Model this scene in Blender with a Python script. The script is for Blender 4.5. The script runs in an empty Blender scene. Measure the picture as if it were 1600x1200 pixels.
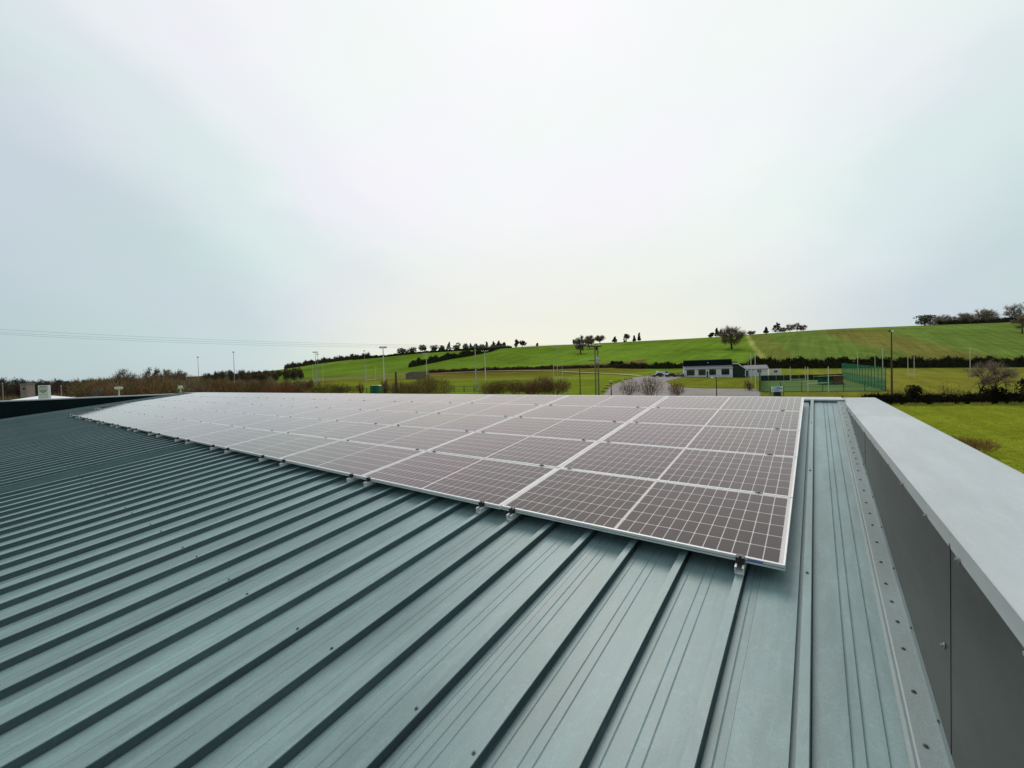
import bpy, math, random
import numpy as np
from mathutils import Matrix, Vector
R_ = math.radians
rng = np.random.default_rng(7)
random.seed(7)
scene = bpy.context.scene
COL = scene.collection

# ------------------------------------------------------------------ camera
F = 641.79                                    # focal length in pixels of a 1600 px wide frame
CW = np.array([0.15329, -2.82901, 1.15189])
RW = np.array([[0.80382731, 0.59424224, -0.02716266],
               [-0.00928412, -0.03312413, -0.99940812],
               [-0.59479026, 0.80360373, -0.02110906]])
cd = bpy.data.cameras.new('camera'); cam = bpy.data.objects.new('camera', cd); COL.objects.link(cam)
m = Matrix.Identity(4)
for i in range(3):
    m[i][0] = RW[0][i]; m[i][1] = -RW[1][i]; m[i][2] = -RW[2][i]; m[i][3] = CW[i]
cam.matrix_world = m
cd.sensor_width = 36.0; cd.lens = F/1600*36.0
cd.clip_start = 0.05; cd.clip_end = 9000
scene.camera = cam

# ------------------------------------------------------------------ sky, sun, exposure
SUN_DIR = np.array(RW.T @ np.array([(845-800)/F, (-200-600)/F, 1.0])); SUN_DIR /= np.linalg.norm(SUN_DIR)
elev = math.asin(SUN_DIR[2]); azim = math.atan2(SUN_DIR[0], SUN_DIR[1])
w = bpy.data.worlds.new('World'); scene.world = w; w.use_nodes = True
nt = w.node_tree; nt.nodes.clear(); N = nt.nodes; LK = nt.links
out = N.new('ShaderNodeOutputWorld'); bg = N.new('ShaderNodeBackground'); bg.inputs['Strength'].default_value = 0.1
sky = N.new('ShaderNodeTexSky'); sky.sky_type = 'NISHITA'; sky.sun_disc = False
sky.sun_elevation = elev; sky.sun_rotation = azim
tc = N.new('ShaderNodeTexCoord')
dot = N.new('ShaderNodeVectorMath'); dot.operation = 'DOT_PRODUCT'; dot.inputs[1].default_value = SUN_DIR.tolist()
LK.new(tc.outputs['Generated'], dot.inputs[0])
noi = N.new('ShaderNodeTexNoise'); noi.inputs['Scale'].default_value = 1.6; noi.inputs['Detail'].default_value = 5; noi.inputs['Roughness'].default_value = 0.5
mp = N.new('ShaderNodeMapping'); mp.inputs['Scale'].default_value = (1, 1, 2.2)
LK.new(tc.outputs['Generated'], mp.inputs[0]); LK.new(mp.outputs[0], noi.inputs['Vector'])
mul = N.new('ShaderNodeMath'); mul.operation = 'MULTIPLY_ADD'; mul.inputs[1].default_value = 0.22
LK.new(noi.outputs['Fac'], mul.inputs[0]); LK.new(dot.outputs['Value'], mul.inputs[2])
ramp = N.new('ShaderNodeValToRGB'); ramp.color_ramp.interpolation = 'EASE'
cr = ramp.color_ramp
cr.elements[0].position = 0.0; cr.elements[0].color = (0.36, 0.41, 0.45, 1)
cr.elements[1].position = 1.0; cr.elements[1].color = (0.96, 0.955, 0.95, 1)
for pos_, c_ in ((0.45, (0.50, 0.585, 0.63)), (0.70, (0.60, 0.69, 0.71)), (0.84, (0.76, 0.825, 0.83)), (0.92, (0.89, 0.915, 0.91))):
    e = cr.elements.new(pos_); e.color = c_+(1,)
LK.new(mul.outputs[0], ramp.inputs[0])
# faint hue drift of the cloud deck
noi2 = N.new('ShaderNodeTexNoise'); noi2.inputs['Scale'].default_value = 2.3; noi2.inputs['Detail'].default_value = 2
LK.new(mp.outputs[0], noi2.inputs['Vector'])
hue = N.new('ShaderNodeValToRGB'); hue.color_ramp.elements[0].position = .38; hue.color_ramp.elements[1].position = .62
hue.color_ramp.elements[0].color = (1.0, 0.98, 1.035, 1); hue.color_ramp.elements[1].color = (0.955, 1.02, 0.99, 1)
LK.new(noi2.outputs['Fac'], hue.inputs[0])
tint = N.new('ShaderNodeMix'); tint.data_type = 'RGBA'; tint.blend_type = 'MULTIPLY'; tint.inputs[0].default_value = 1
LK.new(ramp.outputs[0], tint.inputs[6]); LK.new(hue.outputs[0], tint.inputs[7])
# thinner, warmer cloud low down on the sun's side
sep = N.new('ShaderNodeSeparateXYZ'); LK.new(tc.outputs['Generated'], sep.inputs[0])
low = N.new('ShaderNodeMapRange'); low.interpolation_type = 'SMOOTHSTEP'; low.inputs[1].default_value = 0.02; low.inputs[2].default_value = 0.44; low.inputs[3].default_value = 1; low.inputs[4].default_value = 0
LK.new(sep.outputs['Z'], low.inputs[0])
az = N.new('ShaderNodeVectorMath'); az.operation = 'DOT_PRODUCT'; az.inputs[1].default_value = (math.sin(azim), math.cos(azim), 0)
LK.new(tc.outputs['Generated'], az.inputs[0])
azr = N.new('ShaderNodeMapRange'); azr.interpolation_type = 'SMOOTHSTEP'; azr.inputs[1].default_value = 0.76; azr.inputs[2].default_value = 1.0; azr.inputs[3].default_value = 0; azr.inputs[4].default_value = .9
LK.new(az.outputs['Value'], azr.inputs[0])
wf = N.new('ShaderNodeMath'); wf.operation = 'MULTIPLY'; LK.new(low.outputs[0], wf.inputs[0]); LK.new(azr.outputs[0], wf.inputs[1])
warm = N.new('ShaderNodeMix'); warm.data_type = 'RGBA'; warm.inputs[7].default_value = (0.93, 0.90, 0.75, 1)
LK.new(wf.outputs[0], warm.inputs[0]); LK.new(tint.outputs[2], warm.inputs[6])
scl = N.new('ShaderNodeVectorMath'); scl.operation = 'SCALE'; scl.inputs['Scale'].default_value = 10.0
LK.new(warm.outputs[2], scl.inputs[0])
mx = N.new('ShaderNodeMix'); mx.data_type = 'RGBA'; mx.inputs[0].default_value = 0.93
LK.new(sky.outputs[0], mx.inputs[6]); LK.new(scl.outputs[0], mx.inputs[7])
LK.new(mx.outputs[2], bg.inputs['Color']); LK.new(bg.outputs[0], out.inputs[0])

sl = bpy.data.lights.new('sun', 'SUN'); sl.energy = 1.5; sl.angle = R_(28); sl.color = (1, 0.95, 0.88)
so = bpy.data.objects.new('sun', sl); COL.objects.link(so)
so.rotation_euler = Vector((-SUN_DIR).tolist()).to_track_quat('-Z', 'Y').to_euler()

vs = scene.view_settings
vs.view_transform = 'Standard'; vs.look = 'None'; vs.exposure = 0.0; vs.gamma = 1.0; vs.use_curve_mapping = False

# ------------------------------------------------------------------ materials
def principled(name):
    mt = bpy.data.materials.new(name); mt.use_nodes = True
    return mt, mt.node_tree, mt.node_tree.nodes['Principled BSDF']
def mat(name, col, rough=0.6, metal=0.0, spec=0.5, var=0.12, scale=4.0, bump=0.0, bscale=40.0, coords='Object', rand=0.0, stretch=None):
    mt, t, b = principled(name)
    b.inputs['Roughness'].default_value = rough; b.inputs['Metallic'].default_value = metal
    b.inputs['Specular IOR Level'].default_value = spec
    c = t.nodes.new('ShaderNodeTexCoord')
    src = c.outputs[coords]
    if stretch:
        mpn = t.nodes.new('ShaderNodeMapping'); mpn.inputs['Scale'].default_value = stretch
        t.links.new(src, mpn.inputs[0]); src = mpn.outputs[0]
    n = t.nodes.new('ShaderNodeTexNoise'); n.inputs['Scale'].default_value = scale; n.inputs['Detail'].default_value = 6; n.inputs['Roughness'].default_value = .6
    t.links.new(src, n.inputs['Vector'])
    r = t.nodes.new('ShaderNodeValToRGB')
    r.color_ramp.elements[0].position = .3; r.color_ramp.elements[1].position = .7
    r.color_ramp.elements[0].color = tuple(max(0, x*(1-var)) for x in col)+(1,)
    r.color_ramp.elements[1].color = tuple(min(1, x*(1+var)) for x in col)+(1,)
    t.links.new(n.outputs['Fac'], r.inputs[0])
    csrc = r.outputs[0]
    if rand:
        oi = t.nodes.new('ShaderNodeObjectInfo'); h = t.nodes.new('ShaderNodeHueSaturation')
        mr = t.nodes.new('ShaderNodeMapRange'); mr.inputs[3].default_value = 1-rand; mr.inputs[4].default_value = 1+rand
        t.links.new(oi.outputs['Random'], mr.inputs[0]); t.links.new(mr.outputs[0], h.inputs['Value']); t.links.new(csrc, h.inputs['Color']); csrc = h.outputs[0]
    t.links.new(csrc, b.inputs['Base Color'])
    if bump:
        n2 = t.nodes.new('ShaderNodeTexNoise'); n2.inputs['Scale'].default_value = bscale; n2.inputs['Detail'].default_value = 4
        t.links.new(src, n2.inputs['Vector'])
        bp = t.nodes.new('ShaderNodeBump'); bp.inputs['Strength'].default_value = bump; bp.inputs['Distance'].default_value = .02
        t.links.new(n2.outputs['Fac'], bp.inputs['Height']); t.links.new(bp.outputs[0], b.inputs['Normal'])
    return mt
def attr_mat(name, rough=0.8, var=0.3, scale=2.0, spec=0.2, mult=1.0, bump=0, fine=0, trans=0):
    """base colour from the mesh attribute 'tone' (kind of ground / leaf), broken up by noise"""
    mt, t, b = principled(name)
    b.inputs['Roughness'].default_value = rough; b.inputs['Specular IOR Level'].default_value = spec
    a = t.nodes.new('ShaderNodeAttribute'); a.attribute_name = 'tone'
    c = t.nodes.new('ShaderNodeTexCoord')
    n = t.nodes.new('ShaderNodeTexNoise'); n.inputs['Scale'].default_value = scale; n.inputs['Detail'].default_value = 8; n.inputs['Roughness'].default_value = .65
    t.links.new(c.outputs['Object'], n.inputs['Vector'])
    mr = t.nodes.new('ShaderNodeMapRange'); mr.inputs[1].default_value = .25; mr.inputs[2].default_value = .75
    mr.inputs[3].default_value = (1-var)*mult; mr.inputs[4].default_value = (1+var)*mult
    t.links.new(n.outputs['Fac'], mr.inputs[0])
    last = mr.outputs[0]
    if fine:
        n3 = t.nodes.new('ShaderNodeTexNoise'); n3.inputs['Scale'].default_value = fine; n3.inputs['Detail'].default_value = 5
        t.links.new(c.outputs['Object'], n3.inputs['Vector'])
        m3 = t.nodes.new('ShaderNodeMapRange'); m3.inputs[1].default_value = .3; m3.inputs[2].default_value = .7; m3.inputs[3].default_value = .72; m3.inputs[4].default_value = 1.28
        t.links.new(n3.outputs['Fac'], m3.inputs[0])
        mm = t.nodes.new('ShaderNodeMath'); mm.operation = 'MULTIPLY'; t.links.new(last, mm.inputs[0]); t.links.new(m3.outputs[0], mm.inputs[1]); last = mm.outputs[0]
    if fine:                                     # broad patches and faint drill lines
        for sc2, st, lo2, hi2 in ((.018, (1, 1, 1), .82, 1.2), (.35, (1, .04, .04), .88, 1.12)):
            mpn = t.nodes.new('ShaderNodeMapping'); mpn.inputs['Scale'].default_value = st; mpn.inputs['Rotation'].default_value = (0, 0, .5)
            n5 = t.nodes.new('ShaderNodeTexNoise'); n5.inputs['Scale'].default_value = sc2; n5.inputs['Detail'].default_value = 6
            t.links.new(c.outputs['Object'], mpn.inputs[0]); t.links.new(mpn.outputs[0], n5.inputs['Vector'])
            m5 = t.nodes.new('ShaderNodeMapRange'); m5.inputs[1].default_value = .35; m5.inputs[2].default_value = .65; m5.inputs[3].default_value = lo2; m5.inputs[4].default_value = hi2
            t.links.new(n5.outputs['Fac'], m5.inputs[0]); m6 = t.nodes.new('ShaderNodeMath'); m6.operation = 'MULTIPLY'
            t.links.new(last, m6.inputs[0]); t.links.new(m5.outputs[0], m6.inputs[1]); last = m6.outputs[0]
    v = t.nodes.new('ShaderNodeVectorMath'); v.operation = 'SCALE'
    t.links.new(a.outputs['Color'], v.inputs[0]); t.links.new(last, v.inputs['Scale'])
    t.links.new(v.outputs[0], b.inputs['Base Color'])
    if trans:                                    # thin leaves and twig ends let some light through
        tl = t.nodes.new('ShaderNodeBsdfTranslucent'); ms = t.nodes.new('ShaderNodeMixShader'); ms.inputs[0].default_value = trans
        t.links.new(v.outputs[0], tl.inputs[0]); t.links.new(b.outputs[0], ms.inputs[1]); t.links.new(tl.outputs[0], ms.inputs[2])
        t.links.new(ms.outputs[0], t.nodes['Material Output'].inputs[0])
    return mt
MT = {}
def roof_paint(name, col, rough, lo=.84, hi=1.12, speck=.14, run=.09, tide=.07, dent=.35, spec=.5):
    mt, t, b = principled(name)
    b.inputs['Specular IOR Level'].default_value = spec
    c = t.nodes.new('ShaderNodeTexCoord')
    def noise(sc, det, stretch):
        mpn = t.nodes.new('ShaderNodeMapping'); mpn.inputs['Scale'].default_value = stretch
        n = t.nodes.new('ShaderNodeTexNoise'); n.inputs['Scale'].default_value = sc; n.inputs['Detail'].default_value = det; n.inputs['Roughness'].default_value = .65
        t.links.new(c.outputs['Object'], mpn.inputs[0]); t.links.new(mpn.outputs[0], n.inputs['Vector']); return n
    n1 = noise(1.3, 6, (1, .35, 1)); n2 = noise(160, 3, (1, 1, 1)); n3 = noise(7, 5, (1, .12, 1))
    r = t.nodes.new('ShaderNodeValToRGB'); r.color_ramp.elements[0].position = .3; r.color_ramp.elements[1].position = .72
    r.color_ramp.elements[0].color = tuple(x*lo for x in col)+(1,); r.color_ramp.elements[1].color = tuple(x*hi for x in col)+(1,)
    t.links.new(n1.outputs['Fac'], r.inputs[0])
    mr = t.nodes.new('ShaderNodeMapRange'); mr.inputs[1].default_value = .3; mr.inputs[2].default_value = .7; mr.inputs[3].default_value = 1-speck; mr.inputs[4].default_value = 1+speck
    t.links.new(n2.outputs['Fac'], mr.inputs[0])
    mr3 = t.nodes.new('ShaderNodeMapRange'); mr3.inputs[1].default_value = .3; mr3.inputs[2].default_value = .7; mr3.inputs[3].default_value = 1-run; mr3.inputs[4].default_value = 1+run
    t.links.new(n3.outputs['Fac'], mr3.inputs[0])
    mm = t.nodes.new('ShaderNodeMath'); mm.operation = 'MULTIPLY'; t.links.new(mr.outputs[0], mm.inputs[0]); t.links.new(mr3.outputs[0], mm.inputs[1])
    # dried water marks: thin tide lines, and a slightly different batch tone on every sheet
    n4 = noise(2.6, 7, (1, .55, 1)); wv = t.nodes.new('ShaderNodeMath'); wv.operation = 'PINGPONG'; wv.inputs[1].default_value = .055
    t.links.new(n4.outputs['Fac'], wv.inputs[0]); m4 = t.nodes.new('ShaderNodeMapRange'); m4.inputs[1].default_value = 0; m4.inputs[2].default_value = .012; m4.inputs[3].default_value = 1+tide; m4.inputs[4].default_value = 1.0
    t.links.new(wv.outputs[0], m4.inputs[0])
    oi = t.nodes.new('ShaderNodeObjectInfo'); m5 = t.nodes.new('ShaderNodeMapRange'); m5.inputs[3].default_value = .94; m5.inputs[4].default_value = 1.06
    t.links.new(oi.outputs['Random'], m5.inputs[0])
    for sock in (m4.outputs[0], m5.outputs[0]):
        mq = t.nodes.new('ShaderNodeMath'); mq.operation = 'MULTIPLY'; t.links.new(mm.outputs[0], mq.inputs[0]); t.links.new(sock, mq.inputs[1]); mm = mq
    v = t.nodes.new('ShaderNodeVectorMath'); v.operation = 'SCALE'
    t.links.new(r.outputs[0], v.inputs[0]); t.links.new(mm.outputs[0], v.inputs['Scale']); t.links.new(v.outputs[0], b.inputs['Base Color'])
    # sheet metal never lies dead flat
    n6 = noise(3.2, 2, (1, .5, 1))
    rr = t.nodes.new('ShaderNodeMapRange'); rr.inputs[3].default_value = rough-.08; rr.inputs[4].default_value = rough+.1
    t.links.new(n3.outputs['Fac'], rr.inputs[0]); t.links.new(rr.outputs[0], b.inputs['Roughness'])
    bp = t.nodes.new('ShaderNodeBump'); bp.inputs['Strength'].default_value = .15; bp.inputs['Distance'].default_value = .002
    t.links.new(n2.outputs['Fac'], bp.inputs['Height'])
    bp2 = t.nodes.new('ShaderNodeBump'); bp2.inputs['Strength'].default_value = dent; bp2.inputs['Distance'].default_value = .012
    t.links.new(n6.outputs['Fac'], bp2.inputs['Height']); t.links.new(bp.outputs[0], bp2.inputs['Normal']); t.links.new(bp2.outputs[0], b.inputs['Normal'])
    return mt
MT['roof'] = roof_paint('roof_paint', (0.185, 0.272, 0.272), .40, .76, 1.14, .12, .20, .12, .45)
MT['wallsheet'] = roof_paint('parapet_paint', (0.026, 0.031, 0.025), .38, .4, 1.8, .10, .45, .15, .3, .3)  # wide mottle: grime, and patchy reflections put into the colour
MT['coping'] = roof_paint('coping_paint', (0.42, 0.445, 0.45), .42, .90, 1.06, .04, .10)
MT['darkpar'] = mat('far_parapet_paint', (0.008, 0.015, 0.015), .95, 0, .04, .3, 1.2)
MT['flash'] = roof_paint('flashing_paint', (0.185, 0.235, 0.235), .42)
MT['alu'] = mat('anodised_aluminium', (0.80, 0.80, 0.79), .40, 0.1, .5, .06, 8)
MT['bracket'] = mat('mill_aluminium', (0.82, 0.82, 0.80), .4, 0.1, .5, .1, 20)
MT['clamp'] = mat('black_anodised', (0.012, 0.012, 0.013), .45, 0, .5, .1, 10)
MT['screw'] = mat('screw_steel', (0.10, 0.11, 0.115), .4, .3, .5, .2, 60)
MT['capscrew'] = mat('screw_cap', (0.25, 0.28, 0.28), .4, 0, .5, .1, 60)
MT['sheet_white'] = mat('white_backsheet', (0.93, 0.91, 0.89), .6, 0, .3, .03, 3)
def cell_mat():
    mt, t, b = principled('monocrystalline_cell')
    b.inputs['Roughness'].default_value = .45; b.inputs['Specular IOR Level'].default_value = .3
    c = t.nodes.new('ShaderNodeTexCoord'); g = t.nodes.new('ShaderNodeNewGeometry')
    n = t.nodes.new('ShaderNodeTexNoise'); n.inputs['Scale'].default_value = 1.1; n.inputs['Detail'].default_value = 2
    t.links.new(g.outputs['Position'], n.inputs['Vector'])
    r = t.nodes.new('ShaderNodeValToRGB'); r.color_ramp.elements[0].position = .4; r.color_ramp.elements[1].position = .62
    r.color_ramp.elements[0].color = (.034, .017, .020, 1); r.color_ramp.elements[1].color = (.050, .026, .016, 1)
    t.links.new(n.outputs['Fac'], r.inputs[0])
    n2 = t.nodes.new('ShaderNodeTexNoise'); n2.inputs['Scale'].default_value = 130; n2.inputs['Detail'].default_value = 2
    t.links.new(g.outputs['Position'], n2.inputs['Vector'])
    mr = t.nodes.new('ShaderNodeMapRange'); mr.inputs[1].default_value = .3; mr.inputs[2].default_value = .7; mr.inputs[3].default_value = .82; mr.inputs[4].default_value = 1.18
    t.links.new(n2.outputs['Fac'], mr.inputs[0])
    v = t.nodes.new('ShaderNodeVectorMath'); v.operation = 'SCALE'
    t.links.new(r.outputs[0], v.inputs[0]); t.links.new(mr.outputs[0], v.inputs['Scale']); t.links.new(v.outputs[0], b.inputs['Base Color'])
    return mt
MT['cell'] = cell_mat()
def pane_mat():
    mt = bpy.data.materials.new('panel_glass'); mt.use_nodes = True; t = mt.node_tree; t.nodes.clear()
    o = t.nodes.new('ShaderNodeOutputMaterial'); mixn = t.nodes.new('ShaderNodeMixShader')
    fr = t.nodes.new('ShaderNodeFresnel'); fr.inputs[0].default_value = 1.44
    tr = t.nodes.new('ShaderNodeBsdfTransparent'); tr.inputs[0].default_value = (1, .99, .985, 1)
    gl = t.nodes.new('ShaderNodeBsdfGlossy'); gl.inputs['Color'].default_value = (1.0, .915, .905, 1); gl.inputs['Roughness'].default_value = .07
    bo = t.nodes.new('ShaderNodeMath'); bo.operation = 'MULTIPLY'; bo.use_clamp = True; bo.inputs[1].default_value = 1.32
    t.links.new(fr.outputs[0], bo.inputs[0]); t.links.new(bo.outputs[0], mixn.inputs[0]); t.links.new(tr.outputs[0], mixn.inputs[1]); t.links.new(gl.outputs[0], mixn.inputs[2])
    df = t.nodes.new('ShaderNodeBsdfDiffuse'); df.inputs[0].default_value = (.55, .50, .48, 1)      # thin film of dust
    m2 = t.nodes.new('ShaderNodeMixShader'); m2.inputs[0].default_value = .01
    t.links.new(mixn.outputs[0], m2.inputs[1]); t.links.new(df.outputs[0], m2.inputs[2])
    t.links.new(m2.outputs[0], o.inputs[0]); return mt
MT['pane'] = pane_mat()
MT['sticker'] = mat('blue_sticker', (.12, .22, .6), .4, 0, .5, .1, 40)
MT['ground'] = attr_mat('ground_cover', 1.0, .22, .12, 0.0, 1.0, fine=1.7)
MT['leaf'] = attr_mat('foliage', .9, .35, 1.2, .05, 1.15, trans=.42)
MT['twig'] = attr_mat('bark_and_twigs', 1.0, .2, .8, .02, 1.15, trans=.35)
MT['tarmac'] = mat('worn_tarmac', (.25, .215, .195), .95, 0, .2, .16, .35)
MT['gravel'] = mat('pale_gravel', (.42, .37, .24), .95, 0, .1, .2, .6)
MT['turf'] = mat('court_turf', (.10, .155, .035), .95, 0, .1, .15, .5)
MT['white'] = mat('white_render', (.78, .79, .80), .7, 0, .3, .05, .8)
MT['cream'] = mat('cream_panel', (.74, .72, .60), .6, 0, .3, .05, .8)
MT['darkroof'] = mat('dark_slate', (.008, .013, .016), .85, 0, .1, .3, 1.5)
MT['greyroof'] = mat('grey_fibre_cement', (.22, .21, .22), .7, 0, .3, .15, 1.5)
MT['darkgreen'] = mat('dark_green_cladding', (.012, .032, .018), .6, 0, .4, .2, 1)
MT['glass'] = mat('window_glass', (.015, .02, .022), .08, 0, .6, .2, 1)
MT['bluedoor'] = mat('blue_door_paint', (.03, .09, .35), .5, 0, .4, .1, 2)
MT['galv'] = mat('galvanised_steel', (.42, .45, .44), .5, .2, .5, .1, 1)
MT['palepost'] = mat('pale_painted_steel', (.66, .68, .55), .55, 0, .4, .08, 1)
MT['lampglass'] = mat('lamp_lens', (.85, .85, .75), .2, 0, .6, .05, 4)
MT['wood'] = mat('weathered_pole_wood', (.10, .07, .045), .9, 0, .2, .25, 1.5)
MT['greywood'] = mat('grey_green_pole', (.20, .21, .12), .9, 0, .2, .2, 1.5)
MT['darkmetal'] = mat('dark_metal', (.02, .022, .024), .5, .2, .4, .1, 2)
MT['ceramic'] = mat('insulator_ceramic', (.62, .64, .5), .3, 0, .5, .1, 6)
MT['greenfence'] = mat('green_fence_paint', (.010, .16, .07), .6, 0, .4, .15, 1)
MT['net'] = mat('green_netting', (.015, .20, .10), .8, 0, .2, .15, 1)
MT['darkpanel'] = mat('blue_black_boarding', (.012, .026, .03), .7, 0, .3, .3, .6)
MT['bannerblue'] = mat('pale_blue_banner', (.42, .66, .86), .5, 0, .4, .08, 1.2)
MT['bannerwhite'] = mat('banner_white', (.82, .85, .86), .5, 0, .4, .04, 1.2)
MT['bannerdark'] = mat('banner_print', (.09, .17, .36), .5, 0, .4, .1, 3)
MT['signwhite'] = mat('sign_white', (.80, .84, .81), .45, 0, .4, .03, .6)
MT['signgrey'] = mat('sign_print', (.10, .15, .14), .5, 0, .4, .1, 2)
MT['stone'] = mat('rubble_stone', (.22, .17, .135), .95, 0, .2, .4, .8)
MT['concrete'] = mat('weathered_concrete', (.34, .29, .23), .9, 0, .2, .15, .8)
MT['paintblue'] = mat('dark_blue_car_paint', (.015, .03, .10), .25, 0, .6, .1, 1)
MT['paintred'] = mat('red_car_paint', (.35, .03, .03), .25, 0, .6, .1, 1)
MT['paintwhite'] = mat('white_car_paint', (.78, .78, .78), .25, 0, .6, .05, 1)
MT['paintdark'] = mat('charcoal_car_paint', (.03, .034, .045), .25, 0, .6, .1, 1)
MT['tyre'] = mat('tyre_rubber', (.015, .015, .015), .9, 0, .2, .1, 4)
MT['wallclad'] = mat('building_cladding', (.16, .18, .18), .5, 0, .4, .08, .5)
MT['yellow'] = mat('yellow_flower', (.72, .56, .06), .7, 0, .2, .2, 5)
MT['tealbox'] = mat('faded_teal_steel', (.11, .18, .19), .6, 0, .3, .15, .6)
MT['brick'] = mat('rust_brick', (.20, .085, .06), .9, 0, .2, .3, 1.5)
MT['wire'] = mat('overhead_cable', (.34, .35, .36), .6, 0, .3, .05, 1)

# ------------------------------------------------------------------ mesh helpers
class MB:
    def __init__(s): s.v = []; s.f = []; s.c = []; s.n = 0
    def add(s, V, Fc, col=None):
        V = np.asarray(V, float).reshape(-1, 3)
        s.v.append(V); s.f.extend([tuple(int(i)+s.n for i in q) for q in Fc]); s.n += len(V)
        if col is not None: s.c.append(np.tile(np.asarray(col, float), (len(V), 1)) if np.ndim(col) == 1 else np.asarray(col, float))
        return s
    def box(s, x0, x1, y0, y1, z0, z1, col=None):
        V = [(x, y, z) for x in (x0, x1) for y in (y0, y1) for z in (z0, z1)]
        return s.add(V, [(0, 1, 3, 2), (4, 6, 7, 5), (0, 4, 5, 1), (2, 3, 7, 6), (0, 2, 6, 4), (1, 5, 7, 3)], col)
    def tube(s, pts, rad, n=6, cap=True, col=None):
        pts = np.asarray(pts, float); rad = np.broadcast_to(np.asarray(rad, float), (len(pts),))
        V = []; Fc = []
        for i, p in enumerate(pts):
            d = pts[min(i+1, len(pts)-1)]-pts[max(i-1, 0)]; d = d/(np.linalg.norm(d)+1e-9)
            a = np.cross(d, (0, 0, 1) if abs(d[2]) < .9 else (1, 0, 0)); a /= np.linalg.norm(a); b = np.cross(d, a)
            for k in range(n):
                t = 2*math.pi*k/n; V.append(p+rad[i]*(math.cos(t)*a+math.sin(t)*b))
        for i in range(len(pts)-1):
            for k in range(n):
                Fc.append((i*n+k, i*n+(k+1) % n, (i+1)*n+(k+1) % n, (i+1)*n+k))
        if cap:
            Fc.append(tuple(range(n))[::-1]); Fc.append(tuple((len(pts)-1)*n+k for k in range(n)))
        return s.add(V, Fc, col)
    def prism(s, poly, axis, a0, a1, col=None):
        """extrude a 2-D outline along axis 'x','y' or 'z'"""
        n = len(poly); V = []
        for a in (a0, a1):
            for p, q in poly:
                V.append({'x': (a, p, q), 'y': (p, a, q), 'z': (p, q, a)}[axis])
        Fc = [tuple(range(n))[::-1], tuple(range(n, 2*n))]+[(i, (i+1) % n, n+(i+1) % n, n+i) for i in range(n)]
        return s.add(V, Fc, col)
    def mesh(s, name, mtl, smooth=False):
        me = bpy.data.meshes.new(name)
        V = np.concatenate(s.v) if s.v else np.zeros((0, 3))
        me.from_pydata(V.tolist(), [], s.f)
        if s.c:
            C = np.concatenate(s.c); at = me.color_attributes.new('tone', 'FLOAT_COLOR', 'POINT')
            at.data.foreach_set('color', np.c_[C, np.ones(len(C))].ravel().astype(np.float32))
        me.materials.append(MT[mtl])
        if smooth: me.polygons.foreach_set('use_smooth', [True]*len(me.polygons))
        me.update(); return me
def link(name, data, parent=None, loc=None, rot=None):
    o = bpy.data.objects.new(name, data); COL.objects.link(o)
    if parent is not None: o.parent = parent
    if loc is not None: o.location = [float(x) for x in loc]
    if rot is not None: o.rotation_euler = rot
    return o
def tag(o, label=None, cat=None, group=None, kind=None):
    if label: o['label'] = label
    if cat: o['category'] = cat
    if group: o['group'] = group
    if kind: o['kind'] = kind
    return o
def thing(name, label, cat, loc=(0, 0, 0), rot=(0, 0, 0), group=None):
    return tag(link(name, None, None, loc, rot), label, cat, group)
def part(name, mb, mtl, parent, smooth=False, **k):
    return tag(link(name, mb.mesh(name, mtl, smooth), parent), **k)
ORD = ['first', 'second', 'third', 'fourth', 'fifth', 'sixth', 'seventh', 'eighth', 'ninth', 'tenth', 'eleventh', 'twelfth', 'thirteenth', 'fourteenth']

# ------------------------------------------------------------------ terrain
HEAD = math.atan2(RW[0][1], RW[0][0])           # heading of the lateral axis
LX = np.array([math.cos(HEAD), math.sin(HEAD)]); DX = np.array([-math.sin(HEAD), math.cos(HEAD)])
TD = np.array([0, 60, 75, 90, 110, 130, 160, 190, 220, 260, 300, 350, 420, 480, 600, 900, 4000.])
TP = np.array([-2600, 0, 300, 440, 500, 650, 800, 950, 1100, 1300, 1600, 3200.])
TZ = np.array([
 [-7.2,-7.2,-7.2,-7.1,-7,-6.8,-6.5,-6,-5.5,-4.5,-3.5,-2,0,2,4,6,8],
 [-7.2,-7.2,-7.1,-7,-6.8,-6.5,-6,-5.5,-5,-4,-3,-1.5,0,2,4,6,8],
 [-7.2,-7,-6.4,-6,-5.4,-5,-4.4,-3.5,-2.5,-1,1,3,6,8,11,11,10],
 [-7.2,-6.6,-5.2,-4.6,-4,-3.4,-2.6,-1.9,-1.1,.6,2.2,5,9.5,13.6,15,13,12],
 [-7.2,-6.4,-4.8,-3.6,-3,-2.6,-1.8,-1.2,-.4,1.6,3.5,7,13,20.5,23,18,15],
 [-7.2,-6.2,-4.4,-3.2,-2.6,-2.2,-1.6,-1,-.2,2.5,5.5,11,20.5,30,31,24,18],
 [-7.2,-6.4,-4.5,-3.5,-2.9,-2.5,-2,-1.6,0,4.6,9.2,17,29,32,29,22,18],
 [-7.2,-6.6,-4.6,-3.9,-3.2,-2.4,-1.5,-.5,1.5,5.5,11,19,31.2,33,30,24,18],
 [-7.2,-7,-5.6,-4.9,-4.4,-3.4,-2.2,1,4.5,11,17.5,25.5,33.3,34,31,25,18],
 [-7.2,-7.2,-6.6,-5.6,-5,-4.4,-3.2,-.8,4,12,20,29,39,40,36,28,18],
 [-7.2,-7.2,-7,-6.4,-5.6,-4.8,-3.8,-3,-.5,9,18,29,41.2,44,40,30,20],
 [-7.2,-7.2,-7,-6.4,-5.6,-4.8,-3.8,-3,-.5,9,18,29,41.2,44,40,30,20]])
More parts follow.
